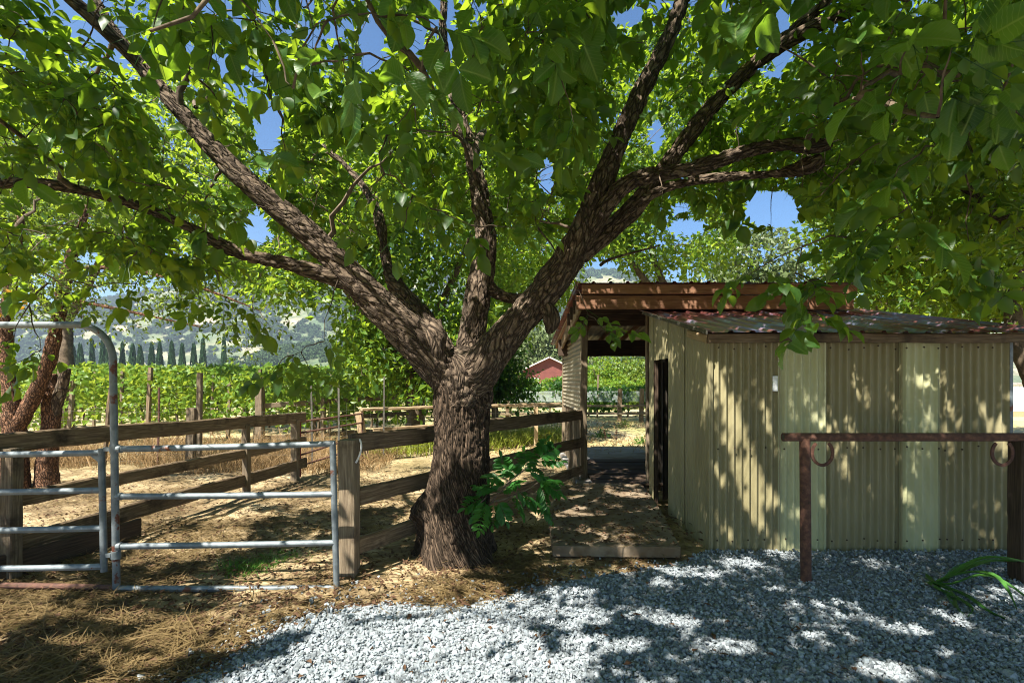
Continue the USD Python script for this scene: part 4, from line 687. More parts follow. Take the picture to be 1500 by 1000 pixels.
# ------------------------------------------------------------------ other trees
def make_tree(name, label, stems, lobes, nclump, per, leaf, lw, lmat, seed, bark='bark_dark', spread=.28, ybelow=None, gaps=True, shell=.55, up=.5, group=None, sun_open=None, mix2=None, tpl=T_LO, lift=.1, tw=(.006, .006, .003)):
    """trunk and limbs as bark tubes, twigs chained to leaf clumps spread through the crown's lobes. stems: list of (pts, radii)"""
    g = np.random.default_rng(seed); T = Thing(name, label, 'tree', np.array(stems[0][0][0]) * [1, 1, 0], group=group); nodes = []
    for k, (P, R) in enumerate(stems):
        m, p, r = bark_tube(P, R, 28 if k < 2 else 18, .05, .07, 2.2, .012, seed * 10 + k, lumps=.12); nodes.append(p[len(p) // (2 if k == 0 else 4)::2]); T.part('trunk' if k == 0 else 'limb', m, bark, smooth=True)
    pts = []
    wgt = np.array([l[1][0] * l[1][1] * l[1][2] for l in lobes]) ** .75; wgt /= wgt.sum()
    for (c, rad), q in zip(lobes, wgt):
        n = int(nclump * 1.25 * q) + 1; dv = rand_dirs(n * 3, g); rr = g.uniform(shell ** 3, 1, n * 3) ** (1 / 3) * (1 + .5 * (meshkit.noise(dv * 2.1 + seed) - .5)); pp = np.asarray(c) + dv * rr[:, None] * rad
        pp = pp[meshkit.fbm(pp * 1.1 / max(.5, np.mean(rad) / 2.2), 2, seed) > .43][:n]; pts.append(pp)
    P = np.vstack(pts)
    if gaps: P = P[~in_gap(P, 1.0)]
    if ybelow: x, y = proj(P); lim = np.interp(x, ybelow[0], ybelow[1]) + g.normal(size=len(x)) * 8; P = P[y < lim]
    if sun_open is not None: P = P[~sunlit(P, sun_open)]
    cr, _, cu = chain(P, np.vstack(nodes), r0=tw[0], rk=tw[1], rend=tw[2], lift=lift, sides=3, seg=5, jit=.1, g=g); T.part('twigs', cat_meshes(cr)[:2], 'twig', kind='stuff')
    per = int(per * 1.35); leaf = leaf * 1.3; n = len(P) * per; c = np.repeat(P, per, 0); off = g.normal(size=(n, 3)) * spread * [1, 1, .75]; q = c + off
    if gaps: kk = ~in_gap(q, 1.0); q, off = q[kk], off[kk]; n = len(q)
    if ybelow: x, y = proj(q); kk = y < np.interp(x, ybelow[0], ybelow[1]) + 25; q, off = q[kk], off[kk]; n = len(q)
    A = nrm(nrm(off) * .7 + g.normal(size=(n, 3)) * .7 + [0, 0, -.35]); Nn = nrm(np.array([0, 0, up]) + g.normal(size=(n, 3)) * .5 + nrm(off) * .4); L = leaf * g.lognormal(0, .22, n)
    if mix2:
        s = g.uniform(size=n) < mix2[1]; T.part('crown_tips', place_leaves(tpl, q[s], A[s], Nn[s], L[s], L[s] * lw), mix2[0], kind='stuff'); q, A, Nn, L = q[~s], A[~s], Nn[~s], L[~s]
    T.part('crown', place_leaves(tpl, q, A, Nn, L, L * lw), lmat, kind='stuff'); return T
B = lambda px, dd: np.array([(px - CX) / F * dd, dd, 0.0])
# pale walnut behind the trunk
b = B(604, 12.5)
make_tree('pale_walnut_tree', 'pale sunlit walnut tree hanging low beyond the corral behind the big trunk', [([b, b + [.05, 0, 1.0], b + [-.1, .1, 2.2]], [.26, .2, .17]), ([b + [-.1, .1, 2.0], b + [-1.4, 0, 3.6], b + [-2.6, -.3, 5.2]], [.13, .1, .04]), ([b + [-.1, .1, 2.0], b + [.8, .2, 3.8], b + [1.6, 0, 5.6]], [.13, .1, .04])],
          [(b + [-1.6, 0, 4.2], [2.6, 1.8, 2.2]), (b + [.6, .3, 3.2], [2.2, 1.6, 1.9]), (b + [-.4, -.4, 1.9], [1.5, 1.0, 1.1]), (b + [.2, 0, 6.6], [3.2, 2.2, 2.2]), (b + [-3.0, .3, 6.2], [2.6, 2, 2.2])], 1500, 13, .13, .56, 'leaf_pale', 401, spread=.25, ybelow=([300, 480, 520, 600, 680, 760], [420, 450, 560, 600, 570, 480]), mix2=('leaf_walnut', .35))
b = B(92, 15.5)
make_tree('tall_walnut_tree', 'tall pale walnut tree rising behind the left limbs of the big tree', [([b, b + [.1, 0, 2.0], b + [0, .1, 3.6]], [.26, .2, .17]), ([b + [0, .1, 3.4], b + [-1.6, 0, 5.2], b + [-2.8, -.3, 7.2]], [.13, .1, .04]), ([b + [0, .1, 3.4], b + [1.0, .2, 5.4], b + [2, 0, 7.6]], [.13, .1, .04])],
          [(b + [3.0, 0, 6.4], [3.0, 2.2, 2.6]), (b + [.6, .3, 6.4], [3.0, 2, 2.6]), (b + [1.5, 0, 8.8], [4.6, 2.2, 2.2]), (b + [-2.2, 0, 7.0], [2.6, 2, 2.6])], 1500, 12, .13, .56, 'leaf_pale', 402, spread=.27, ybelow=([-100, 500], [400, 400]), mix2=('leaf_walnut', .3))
b = B(1010, 17)
make_tree('far_walnut_tree', 'light green walnut tree rising far behind the barn roof and right limbs', [([b, b + [.1, 0, 2.2], b + [0, .1, 3.8]], [.26, .2, .17]), ([b + [0, .1, 3.4], b + [-1.8, 0, 5.4], b + [-3.4, -.3, 7.6]], [.13, .1, .04]), ([b + [0, .1, 3.4], b + [-1.0, .2, 5.4], b + [-1.6, 0, 7.6]], [.13, .1, .04])],
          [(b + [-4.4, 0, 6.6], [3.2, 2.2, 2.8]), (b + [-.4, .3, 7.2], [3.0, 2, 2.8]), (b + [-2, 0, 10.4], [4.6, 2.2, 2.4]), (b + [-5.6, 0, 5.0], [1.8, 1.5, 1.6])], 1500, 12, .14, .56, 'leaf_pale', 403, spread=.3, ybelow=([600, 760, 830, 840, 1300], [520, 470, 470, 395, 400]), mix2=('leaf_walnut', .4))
# dark shrubby tree left of the barn
b = B(722, 15.5)
make_tree('dark_walnut_tree', 'small dark leaved tree just right of the big trunk beyond the corral', [([b, b + [.05, 0, .9], b + [-.1, .1, 1.6]], [.14, .1, .08]), ([b + [0, 0, 1.2], b + [-.7, 0, 2.0], b + [-1.1, 0, 2.8]], [.06, .05, .02])],
          [(b + [-.5, 0, 1.9], [1.0, .9, .9]), (b + [.45, .1, 1.5], [.65, .7, .7]), (b + [-.2, 0, 2.9], [1.0, .8, 1.0])], 300, 13, .12, .56, 'leaf_deep', 404, spread=.2, ybelow=([600, 900], [600, 600]))
# right hand trees behind the shed
b = B(1560, 8.6)
make_tree('leaning_tree', 'dark leaning trunk with green crown behind the right end of the shed', [([b, at(1535, 600, 8.6), at(1494, 510, 8.6), at(1484, 450, 8.6), at(1497, 380, 8.6), at(1530, 250, 8.6)], [.2, .17, .13, .13, .11, .07]), ([at(1488, 470, 8.6), at(1440, 400, 8.7), at(1410, 330, 8.8)], [.07, .055, .025])],
          [(b + [-1.8, .6, 3.4], [1.6, 1.3, 1.3]), (b + [0, .6, 3.6], [1.8, 1.3, 1.5]), (b + [-.9, .4, 5.2], [3, 2, 1.8]), (b + [-2.5, .6, 4.9], [1.4, 1.2, 1.4])], 1300, 12, .10, .56, 'leaf_walnut', 405, spread=.22, ybelow=([1100, 1240, 1270, 1330, 1480, 1490, 1600], [380, 420, 440, 462, 470, 560, 560]), mix2=('leaf_pale', .3))
b = B(1350, 13) + [0, 0, 0]
make_tree('bushy_tree', 'bright bushy tree filling the space above the right half of the shed roof', [([b, b + [.1, 0, 1.6], b + [-.1, .1, 3.0]], [.22, .18, .14]), ([b + [0, .1, 2.0], b + [-1.2, 0, 3.6], b + [-2.0, 0, 5]], [.1, .08, .03]), ([b + [0, .1, 2.0], b + [1.4, .2, 3.8], b + [2.4, 0, 5.4]], [.1, .08, .03])],
          [(b + [-1.4, 0, 3.6], [1.9, 1.6, 1.9]), (b + [1.4, .3, 3.6], [2.2, 1.6, 2]), (b + [.4, 0, 6.4], [3.6, 2.2, 2.4]), (b + [4.0, 0, 6], [2.4, 2, 2.6])], 1400, 12, .12, .58, 'leaf_walnut', 406, spread=.25, ybelow=([1000, 1180, 1250, 1700], [300, 330, 480, 480]), mix2=('leaf_pale', .4))
# pale barked limb reaching in from the right
b = B(1640, 6.2)
make_tree('pale_barked_tree', 'pale barked tree outside the right edge whose crooked limb reaches into view', [([b, b + [0, 0, 1.6], at(1600, 395, 6.1), at(1560, 345, 5.7)], [.16, .13, .11, .1]), ([at(1560, 345, 5.7), at(1500, 326, 5.4), at(1440, 300, 5.2), at(1412, 272, 5.15), at(1340, 265, 5.0), at(1290, 250, 4.9)], [.09, .062, .055, .05, .035, .012]), ([at(1560, 345, 5.7), at(1540, 240, 5.6), at(1490, 130, 5.5), at(1440, 40, 5.4)], [.08, .05, .04, .02])],
          [(at(1400, 330, 5.6), [.9, .7, .5]), (at(1480, 120, 5.6), [1.0, .8, 1.0]), (at(1620, 260, 5.8), [1.0, .8, 1.1]), (at(1330, 210, 5.3), [.7, .6, .5])], 260, 10, .11, .56, 'leaf_walnut', 407, bark='bark_graft', spread=.2, ybelow=([1200, 1700], [430, 430]), mix2=('leaf_pale', .25))
# grey green oaks
for k, (px, dd, hh, rx, lab, yb) in enumerate(((1110, 26, 9.2, 3.6, 'round grey green oak rising above the barn roof behind the hanging twigs', None), (806, 82, 10.5, 7.5, 'grey green oak beside the far red house left of the barn', None), (1010, 40, 6.2, 4.0, 'grey green oak seen under the barn roof at the back of the field', None), (690, 48, 6.8, 4.2, 'grey green oak far behind the dark leaved tree right of the trunk', None))):
    b = B(px, dd); s = rx / 3.6
    make_tree('oak_tree', lab, [([b, b + [0, 0, hh * .3], b + [.2, 0, hh * .5]], [.3, .25, .2]), ([b + [0, 0, hh * .3], b + [-rx * .4, 0, hh * .6]], [.16, .06])],
              [(b + [-rx * .45, 0, hh * .62], [rx * .6, rx * .5, hh * .26]), (b + [rx * .5, .3, hh * .6], [rx * .6, rx * .5, hh * .26]), (b + [0, 0, hh * .82], [rx * .66, rx * .6, hh * .24]), (b + [rx * .1, -rx * .2, hh * .42], [rx * .8, rx * .5, hh * .2])], 420, 10, .22 * s, .62, 'leaf_oak', 410 + k, spread=.3 * s, gaps=(k == 0), group='grey green oaks in the distance')
# left forked tree with wispy branches and the stumpy one beside it
b = B(22, 7.75)
make_tree('forked_tree', 'reddish barked forked tree with sparse wispy branches at the left edge', [([b, b + [.0, 0, .6], b + [-.02, 0, 1.15]], [.19, .155, .14]), ([b + [-.02, 0, .95], at(14, 560, 7.7), at(8, 480, 7.7), at(20, 400, 7.7), at(30, 300, 7.8)], [.12, .10, .09, .075, .05]), ([b + [.0, 0, .9], at(50, 580, 7.7), at(74, 520, 7.65), at(88, 450, 7.6), at(104, 380, 7.6), at(130, 300, 7.6)], [.12, .10, .095, .09, .075, .045]), ([at(90, 440, 7.6), at(150, 448, 7.2), at(230, 465, 7.0), at(300, 480, 6.9)], [.03, .024, .018, .008]), ([at(100, 395, 7.6), at(190, 395, 7.2), at(290, 420, 6.9), at(380, 455, 6.8)], [.04, .03, .022, .008])],
          [(at(120, 440, 7.3), [1.2, .7, .45]), (at(330, 462, 6.9), [.75, .5, .52]), (at(30, 420, 7.4), [.8, .6, .7]), (at(230, 420, 7.0), [.9, .6, .35]), (at(60, 300, 7.8), [1.4, 1, .9])], 300, 12, .05, .5, 'leaf_olive', 420, bark='bark_red', spread=.16, gaps=False, shell=.1, lift=.05, tw=(.004, .004, .002), mix2=('leaf_pale', .3))
b = B(68, 7.95)
T = Thing('stump_tree', 'broken forked stump with pale wood beside the reddish forked tree', 'tree', b)
m, p, r = bark_tube([b, b + [.04, 0, .6], b + [.08, 0, 1.15], b + [.04, 0, 1.72]], [.17, .13, .12, .1], 40, .03, .06, 2.4, .012, 431, lumps=.12); T.part('trunk', m, 'bark_red', smooth=True)
m, p, r = bark_tube([b + [.08, 0, 1.05], b + [.2, 0, 1.4], b + [.3, 0, 1.82]], [.09, .085, .07], 32, .03, .06, 2.4, .01, 432, lumps=.12); T.part('limb', m, 'bark_graft', smooth=True)
g = np.random.default_rng(433); P = np.vstack([at(20, 445, 7.2) + g.normal(size=(9, 3)) * [.18, .2, .1], at(32, 440, 7.0) + g.normal(size=(6, 3)) * [.12, .1, .08]])
single('yellow_leaves', place_leaves(T_MID, P, rand_dirs(15, g) + [0, 0, -.5], rand_dirs(15, g), np.full(15, .09), np.full(15, .06)), 'leaf_gold', 'few golden autumn leaves hanging at the left edge above the arch', 'leaves', smooth=True)

# ------------------------------------------------------------------ vineyard
def vine_row(y, x0, x1, nleaf, L, label, hgt=1.75, low=.45, seed=0, lm='leaf_vine', group='vineyard rows', posts=True, slope=0.0):
    g = np.random.default_rng(500 + seed); n = nleaf; x = g.uniform(x0, x1, n); top = hgt + .35 * (meshkit.fbm(np.stack([x * .9, x * 0 + seed * 3.7, x * 0], -1), 3, 2) - .5) * 2
    z = low + (top - low) * g.uniform(0, 1, n) ** .8; cl = meshkit.fbm(np.stack([x * 1.4, z * 1.6, x * 0 + seed], -1), 3, 3); keep = cl > .36 + .12 * (z < low + .25); x, z = x[keep], z[keep]; n = len(x)
    yy = y + slope * (x - x0) + g.normal(size=n) * .28
    T = Thing('vine_row', label, 'vines', ((x0 + x1) / 2, y, 0), group=group); nn = nrm(np.c_[g.normal(size=n) * .6, -.55 + g.normal(size=n) * .6, .7 + g.normal(size=n) * .4])
    T.part('foliage', place_leaves(T_LO, np.c_[x, yy, z], nrm(np.c_[g.normal(size=(n, 2)), -.5 + g.normal(size=n) * .5]), nn, L * g.lognormal(0, .2, n), L * .95 * g.lognormal(0, .15, n)), lm, kind='stuff')
    if posts:
        st = []
        for xx in np.arange(x0 + .8, x1, 1.8): T.part('vine_trunk', tube(spline([(xx, y + slope * (xx - x0), -.05), (xx + .05, y + slope * (xx - x0) + .03, .4), (xx - .02, y + slope * (xx - x0), .9)], 5), [.045, .04, .035, .03, .025], 6), 'bark_dark', smooth=True)
        for q, xx in enumerate(np.arange(x0 + 1.2, x1, 3.6)): T.part('post', beam((xx, y - .05 + slope * (xx - x0), -.05), (xx + .05, y - .05 + slope * (xx - x0), 1.95), .07, .07, up=(0, 1, 0), seed=q, n=5), 'wood_grey')
        for z in (.95, 1.5): T.part('wire', tube([(x0, y - .06, z), ((x0 + x1) / 2, y - .06 + slope * (x1 - x0) / 2, z - .02), (x1, y - .06 + slope * (x1 - x0), z)], .004, 3), 'steel_dark')
    return T
ordn = ['nearest', 'second', 'third', 'fourth', 'fifth', 'sixth', 'seventh', 'eighth']
for k in range(8):
    y = 13.4 + k * 2.3; vine_row(y, -y * 1.12, -3.4 - (.6 if k == 0 else -.6 * k), int(3000 + 300 * k), .15 + .012 * k, f'{ordn[k]} leafy row of vines from the corral fence in the left vineyard', seed=k, posts=k < 3, low=.35 if k < 2 else .6, hgt=2.08)
for k, y in enumerate((34, 38, 43, 49, 56, 64, 74, 86, 100, 116)):
    vine_row(y, -y * 1.15, min(-1.5, -8 + y * .05), 4200, .22 + .004 * y, 'distant bright green row of vines below the cypresses', seed=20 + k, posts=False, low=.8, hgt=2.35 + .012 * y, group='distant vineyard rows')
T = vine_row(23.5, -4.5, 8.5, 4200, .17, 'netted row of dark green vines crossing beyond the barn breezeway', seed=50, lm='leaf_deep', hgt=1.55, low=.3, group='vine rows beyond the breezeway')
nets = [tube([(-4.6, 23.1, z), (8.6, 23.1, z)], .006, 3, caps=False) for z in np.arange(.75, 1.2, .05)] + [tube([(x, 23.1, .72), (x, 23.1, 1.22)], .006, 3, caps=False) for x in np.arange(-4.6, 8.6, .05)]
T.part('bird_net', cat_meshes(nets)[:2], 'net_look', kind='stuff')
vine_row(27, -5, 10, 3600, .19, 'bright row of vines behind the netted row beyond the breezeway', seed=51, hgt=1.8, low=.5, posts=False, group='vine rows beyond the breezeway')
def bush(label, b, rad, n, L, lm, seed, stems=5):
    g = np.random.default_rng(seed); T = Thing('bush', label, 'bush', b); dv = rand_dirs(n, g); dv[:, 2] = np.abs(dv[:, 2]); lob = .7 + .55 * meshkit.fbm(dv * 2.4 + seed, 2); P = b + dv * (lob * g.uniform(.55, 1, n))[:, None] * rad
    T.part('foliage', place_leaves(T_LO, P, nrm(dv + g.normal(size=(n, 3)) * .7), nrm(dv * .6 + [0, 0, .5] + g.normal(size=(n, 3)) * .4), L * g.lognormal(0, .2, n), L * .6 * g.lognormal(0, .2, n)), lm, kind='stuff')
    for k in range(stems): v = rand_dirs(1, g)[0]; T.part('stem', tube(spline([b, b + [v[0] * rad[0] * .2, v[1] * rad[1] * .2, rad[2] * .4], b + [v[0] * rad[0] * .5, v[1] * rad[1] * .5, rad[2] * .75]], 5), [.04, .03, .025, .02, .012], 5), 'bark_dark')
for k, (px, dd, rx, rz, lm, lab) in enumerate(((880, 31, 2.0, 3.2, 'leaf_vine', 'bright lime bush just beyond the breezeway opening at left'), (905, 36, 2.2, 3.9, 'leaf_hedge', 'tall yellow green bush in the middle of the breezeway view'), (935, 33, 2.0, 3.0, 'leaf_hedge', 'yellowish bush at the right of the breezeway view'), (925, 42, 2.2, 4.9, 'leaf_deep', 'dark round bush behind the yellow ones in the breezeway view'), (965, 38, 3, 4.2, 'leaf_olive', 'dull green bush hidden partly by the right barn post'), (845, 38, 2.4, 2.6, 'leaf_deep', 'dark bush behind the corrugated barn side'), (770, 33, 2.0, 1.7, 'leaf_deep', 'dark low bush below the far red house'), (710, 36, 2.6, 2.4, 'leaf_pale', 'pale bush far right of the big trunk'))):
    bush(lab, B(px, dd), np.array([rx, rx * .7, rz]), 1900, .26, lm, 600 + k)

# ------------------------------------------------------------------ ground litter, grasses and small plants
def strips(P, A, L, w, curl, g, segs=2, up=0.0):
    """flat strands lying or standing: strips of quads"""
    n = len(P); A = nrm(A); Sd = nrm(np.cross(A, nrm(np.array([0, 0, 1.0]) + g.normal(size=(n, 3)) * .35))); C = curl
    t = np.linspace(0, 1, segs + 1); ctr = P[:, None] + A[:, None] * (L[:, None] * t)[..., None] + C[:, None] * (L[:, None] * t ** 2)[..., None]
    wd = (w[:, None] * (1 - .55 * t ** 2))[..., None]; V = np.stack([ctr - Sd[:, None] * wd / 2, ctr + Sd[:, None] * wd / 2], 2).reshape(n, -1, 3)
    f = np.vstack([[[2 * i, 2 * i + 1, 2 * i + 3], [2 * i, 2 * i + 3, 2 * i + 2]] for i in range(segs)]); k = 2 * (segs + 1)
    return V.reshape(-1, 3), (f[None] + (np.arange(n) * k)[:, None, None]).reshape(-1, 3)
g = np.random.default_rng(801); n = 120000; d = 1 / g.uniform(1 / 11, 1 / 2.3, n); x, y = g.uniform(-1.12, .5, n) * d, d
den = meshkit.fbm(np.stack([x * 1.6, y * 1.6, x * 0], -1), 4, 5); ok = ~inside(x, y, -.12) & (g.uniform(size=n) < np.clip((den - .32) * 4.0, .08, 1)) & ~((x > 1.9) & (y > 4.6)) & ~((x > .35) & (y > 4.6) & (x < 2) & (y < 7.6) & (g.uniform(size=n) < .65)) & (x < 1.4); ok &= ~(inside(x, y) & (g.uniform(size=n) < .8))
x, y = x[ok][:52000], y[ok][:52000]; n = len(x); ons = (x > .37) & (y > 4.66) & (x < 1.9) & (y < 7.5); z = np.where(ons, .12, gz(x, y) + .004) + np.abs(g.normal(size=n)) * .018 * np.where(ons, .3, 1); th = g.uniform(0, 2 * np.pi, n)
A = np.c_[np.cos(th), np.sin(th), g.normal(size=n) * .16]
single('straw', strips(np.c_[x, y, z], A, g.lognormal(np.log(.12), .45, n), g.uniform(.003, .0075, n) * (1 + d[:n] * 0), g.normal(size=(n, 3)) * [.25, .25, .05], g), 'straw_look', 'loose straw and dry grass scattered over the corral ground', 'straw', kind='stuff')
n = 16000; d = 1 / g.uniform(1 / 9.5, 1 / 2.4, n); x, y = g.uniform(-1.12, .95, n) * d, d; ok = ~inside(x, y, -.05) | (g.uniform(size=n) < .025); ok &= ~((x > 1.85) & (y > 4.7)); x, y = x[ok], y[ok]; n = len(x)
ons = (x > .37) & (y > 4.66) & (x < 1.9) & (y < 7.5); z = np.where(ons, .123, gz(x, y) + .012) + g.uniform(0, .02, n); z = np.where(inside(x, y), .034, z); th = g.uniform(0, 2 * np.pi, n)
single('leaf_litter', place_leaves(T_LO, np.c_[x, y, z], np.c_[np.cos(th), np.sin(th), g.normal(size=n) * .2], np.array([0, 0, 1.0]) + g.normal(size=(n, 3)) * .35, g.uniform(.025, .075, n), g.uniform(.012, .035, n)), 'litter_look', 'brown dead leaves littered under the tree', 'leaf litter', kind='stuff')
def tuft(name, label, cat, x, y, h, w, m, lean=.35, kind='stuff', g=g, segs=2):
    n = len(x); A = nrm(np.c_[g.normal(size=(n, 2)) * lean, np.ones(n)]); single(name, strips(np.c_[x, y, gz(x, y) - .01], A, h, w, np.c_[g.normal(size=(n, 2)) * .35, -np.abs(g.normal(size=n)) * .25], g, segs), m, label, cat, kind=kind)
# dry grass along the fence line and before the vines
n = 15000; x = g.uniform(-11, -2.4, n); y = 9.0 + g.uniform(0, 4.0, n) + .1 * (x + 3.5); keep = meshkit.fbm(np.stack([x * .8, y * .8, x * 0], -1), 3, 4) > .36; x, y = x[keep], y[keep]; n = len(x)
tuft('dry_grass', 'tall dry tan grass along the wire fence below the vines', 'grass', x, y, g.uniform(.25, .75, n) * np.clip(.45 + .12 * np.abs(x + 2.4), .4, 1), g.uniform(.007, .014, n), 'grass_dry')
n = 9000; x = g.uniform(-3, 9, n); y = g.uniform(11, 21, n); keep = meshkit.fbm(np.stack([x * .5, y * .5, x * 0], -1), 3, 14) > .52; x, y = x[keep], y[keep]; n = len(x)
tuft('field_stubble', 'low dry stubble in the bright field behind the barn', 'grass', x, y, g.uniform(.05, .2, n), g.uniform(.012, .024, n), 'grass_dry', .6)
n = 9000; x = g.normal(-.3, 1.5, n); y = g.normal(12.6, .55, n) + (x + .9) * .75 * 0 + .74 * (x + .9) ; keep = (x < 1.6) & (x > -3.2); x, y = x[keep], y[keep] + .5; n = len(x)
tuft('lime_grass', 'bright lime grass behind the sunlit back fence', 'grass', x, y, g.uniform(.18, .5, n), g.uniform(.010, .02, n), 'grass_lime', .3)
for k, (px, py, n, sp, h, lab) in enumerate(((362, 832, 600, .12, .10, 'small green grass tuft inside the corral panel'), (405, 815, 350, .14, .08, 'second smaller green tuft right of the first inside the corral'), (28, 915, 50, .05, .05, 'tiny green sprig in the straw at the left edge'), (385, 975, 60, .06, .04, 'tiny green sprig beside the gravel edge'))):
    c = gnd(px, py); tuft('grass_tuft', lab, 'grass', g.normal(c[0], sp, n), g.normal(c[1], sp * .8, n), g.uniform(.4, 1, n) * h, g.uniform(.004, .008, n), 'grass_green', .6)
for k, (px, py, s, lab) in enumerate(((725, 650, .28, 'low green weed clump beyond the fence right of the trunk'), (665, 645, .2, 'low weed clump half hidden behind the big trunk'), (845, 600, .3, 'yellow green weed at the left post foot beyond the breezeway'), (805, 590, .3, 'weed clump at the barn side corner'), (880, 640, .3, 'weed in the sunlit field seen through the breezeway left of centre'), (915, 625, .3, 'weed tuft in the sunlit field seen through the breezeway middle'), (942, 650, .28, 'dark green weed by the right post at the end of the breezeway'), (938, 610, .35, 'far weed tuft by the right post in the field'))):
    b = gnd(px, py); g2 = np.random.default_rng(700 + k); n = 200; dv = rand_dirs(n, g2); dv[:, 2] = np.abs(dv[:, 2]); P = b + dv * g2.uniform(.2, 1, n)[:, None] * [s, s, s * .7]
    T = Thing('weed', lab, 'weed', b); T.part('foliage', place_leaves(T_LO, P, nrm(dv + g2.normal(size=(n, 3)) * .5), rand_dirs(n, g2) + [0, 0, .8], g2.uniform(.05, .1, n), g2.uniform(.02, .035, n)), 'leaf_hedge' if k % 2 else 'grass_green', kind='stuff')
    for q in range(4): v = rand_dirs(1, g2)[0]; T.part('stem', tube([b, b + [v[0] * s * .3, v[1] * s * .3, s * .35], b + [v[0] * s * .6, v[1] * s * .6, s * .62]], .004, 4), 'twig')
for px, py, hh, lab in ((902, 652, .42, 'dead brown dock stalk standing at the end of the breezeway floor'), (887, 645, .3, 'thin leaning dead stalk beside the taller dock stalk')):
    b = gnd(px, py); T = Thing('dead_stalk', lab, 'weed', b); T.part('stem', tube(spline([b, b + [.01, 0, hh * .5], b + [-.04 if hh < .4 else .02, 0, hh]], 6), .006, 5), 'bark_red'); n = 90; t = g.uniform(.25, 1, n); T.part('seeds', place_leaves(T_LO, b + np.c_[g.normal(size=n) * .012 + (-.04 if hh < .4 else .02) * t, g.normal(size=n) * .012, t * hh], rand_dirs(n, g), rand_dirs(n, g), np.full(n, .025), np.full(n, .02)), 'bark_red', kind='stuff')
# walnut sprout at the foot of the trunk
b0 = at(700, 745, 4.55); T = Thing('walnut_sprout', 'leafy green walnut shoot growing from the right foot of the big trunk', 'sapling', b0 * [1, 1, 0])
stems = [[b0 + [-.1, .1, -.25], at(720, 735, 4.45), at(742, 708, 4.4)], [at(720, 735, 4.45), at(765, 720, 4.4), at(790, 705, 4.4)], [at(742, 708, 4.4), at(765, 690, 4.4), at(785, 675, 4.45)], [b0 + [-.1, .1, -.2], at(705, 735, 4.35), at(712, 728, 4.3)]]
for s in stems: T.part('stem', tube(spline(s, 8), np.linspace(.010, .005, 8), 6), 'twig', smooth=True)
g = np.random.default_rng(900)
for (ax, ay), (bx, by) in (((742, 708), (715, 692)), ((742, 708), (735, 665)), ((770, 690), (768, 655)), ((785, 675), (812, 650)), ((785, 675), (818, 668)), ((790, 705), (815, 700)), ((790, 705), (818, 715)), ((780, 712), (806, 752)), ((765, 720), (800, 745)), ((750, 720), (765, 748)), ((712, 728), (683, 735)), ((712, 728), (702, 765)), ((725, 733), (722, 758)), ((735, 722), (760, 700)), ((770, 690), (795, 690)), ((728, 730), (740, 752)), ((760, 700), (745, 680)), ((742, 708), (705, 712)), ((760, 698), (780, 660)), ((785, 675), (800, 640)), ((790, 705), (800, 730)), ((735, 722), (700, 705)), ((750, 715), (782, 735)), ((720, 735), (690, 750))):
    p0, p1 = at(ax, ay, 4.4 + g.normal() * .04), at(bx, by, 4.36 + g.normal() * .12); L = np.linalg.norm(p1 - p0) * 1.05; dv = nrm(p1 - p0); upn = nrm(np.array([0, -.5, .8]) + g.normal(size=3) * .25); sd = nrm(np.cross(dv, upn)); n = 8
    ts = np.repeat(np.linspace(.25, .95, n), 2); sg = np.tile([1, -1], n); P = p0 + dv * (L * ts)[:, None] + np.array([0, 0, -.05]) * (ts ** 2)[:, None]; A_ = nrm(dv * .6 + sd * sg[:, None] + [0, 0, -.25] + g.normal(size=(2 * n, 3)) * .12); P = np.vstack([P, p0 + dv * L + [0, 0, -.05]]); A_ = np.vstack([A_, dv + [0, 0, -.2]])
    LLs = np.r_[np.repeat(.10 * np.sin(np.linspace(.9, 2.4, n)), 2), .08]; lv = place_leaves(T_MID, P, A_, np.tile(upn, (2 * n + 1, 1)) + g.normal(size=(2 * n + 1, 3)) * .2, LLs, LLs * .42); rc = tube([p0, p0 + dv * L * .5 + [0, 0, -.012], p0 + dv * L + [0, 0, -.05]], .0018, 4)
    T.part('leaf', cat_meshes([lv, rc])[:2], 'leaf_sprout', smooth=True)
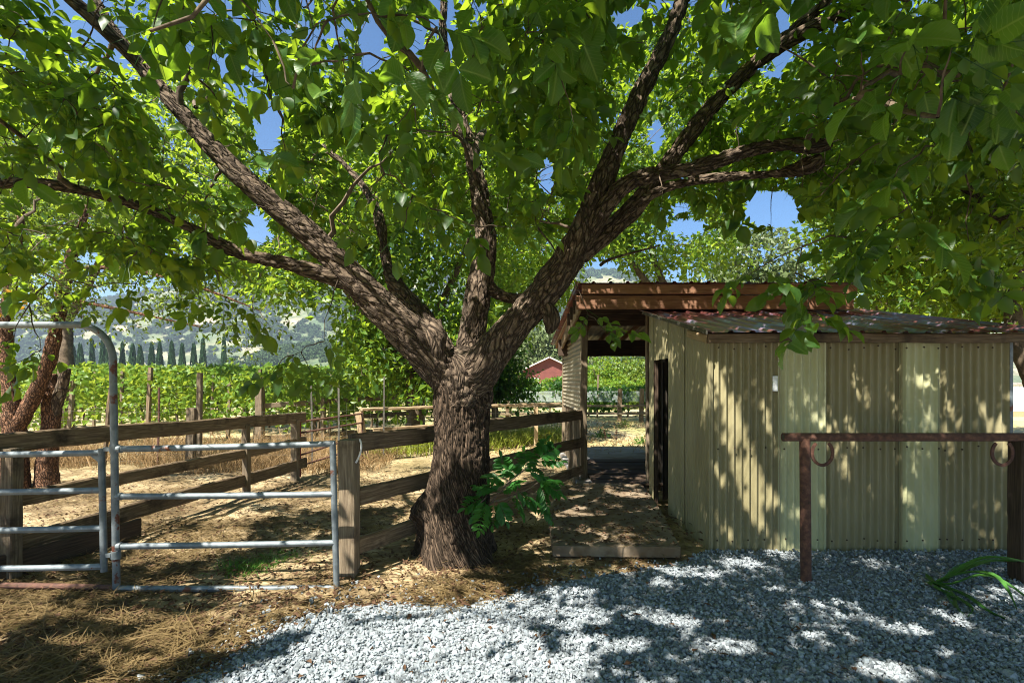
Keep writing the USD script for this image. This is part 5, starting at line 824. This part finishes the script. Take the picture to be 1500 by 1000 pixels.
# strap leaved plant at the right foreground
b = gnd(1374, 862); T = Thing('strap_leaf_plant', 'green strap leaved plant sprawling on the gravel beside the right rail post', 'plant', b)
for k, (pts, w) in enumerate((([(1374, 858, 4.03), (1400, 838, 4.0), (1440, 818, 3.95), (1475, 818, 3.9), (1515, 826, 3.85)], .055), ([(1378, 856, 4.03), (1410, 836, 4.0), (1450, 822, 4.05), (1490, 822, 4.1), (1530, 818, 4.1)], .05), ([(1372, 858, 4.03), (1420, 838, 3.9), (1455, 842, 3.75), (1478, 868, 3.6), (1490, 893, 3.5)], .05), ([(1370, 858, 4.03), (1405, 852, 3.9), (1440, 842, 3.8), (1480, 858, 3.65), (1520, 888, 3.5)], .045), ([(1366, 856, 4.02), (1390, 862, 3.9), (1420, 876, 3.7), (1450, 898, 3.5), (1472, 915, 3.4)], .05), ([(1362, 854, 4.03), (1376, 862, 3.95), (1395, 880, 3.7), (1412, 904, 3.46)], .06), ([(1358, 852, 4.04), (1372, 866, 3.9), (1388, 876, 3.8), (1418, 907, 3.44)], .045), ([(1384, 854, 4.05), (1398, 836, 4.15), (1420, 826, 4.3), (1450, 826, 4.4)], .05), ([(1366, 858, 4.03), (1360, 850, 4.12), (1356, 848, 4.2)], .04))):
    P = np.array([at(*q) for q in pts]); P[:, 2] = np.maximum(P[:, 2], .03); p = spline(P, 14); tt = np.linspace(0, 1, 14); t, A_, Bv = frames(p, (0, 0, 1)); wd = w * (1 - tt ** 3 * .95) * (.7 + .6 * np.sin(np.pi * np.clip(tt * 1.1, 0, 1)) * .6)
    V = np.stack([p - A_ * (wd / 2)[:, None] + [0, 0, .010], p - [0, 0, .004], p + A_ * (wd / 2)[:, None] + [0, 0, .010]], 1).reshape(-1, 3); i, j = np.meshgrid(np.arange(13), np.arange(2), indexing='ij')
    T.part('leaf', (V, np.stack([i * 3 + j, i * 3 + j + 1, (i + 1) * 3 + j + 1, (i + 1) * 3 + j], -1).reshape(-1, 4)), 'leaf_strap', smooth=True)
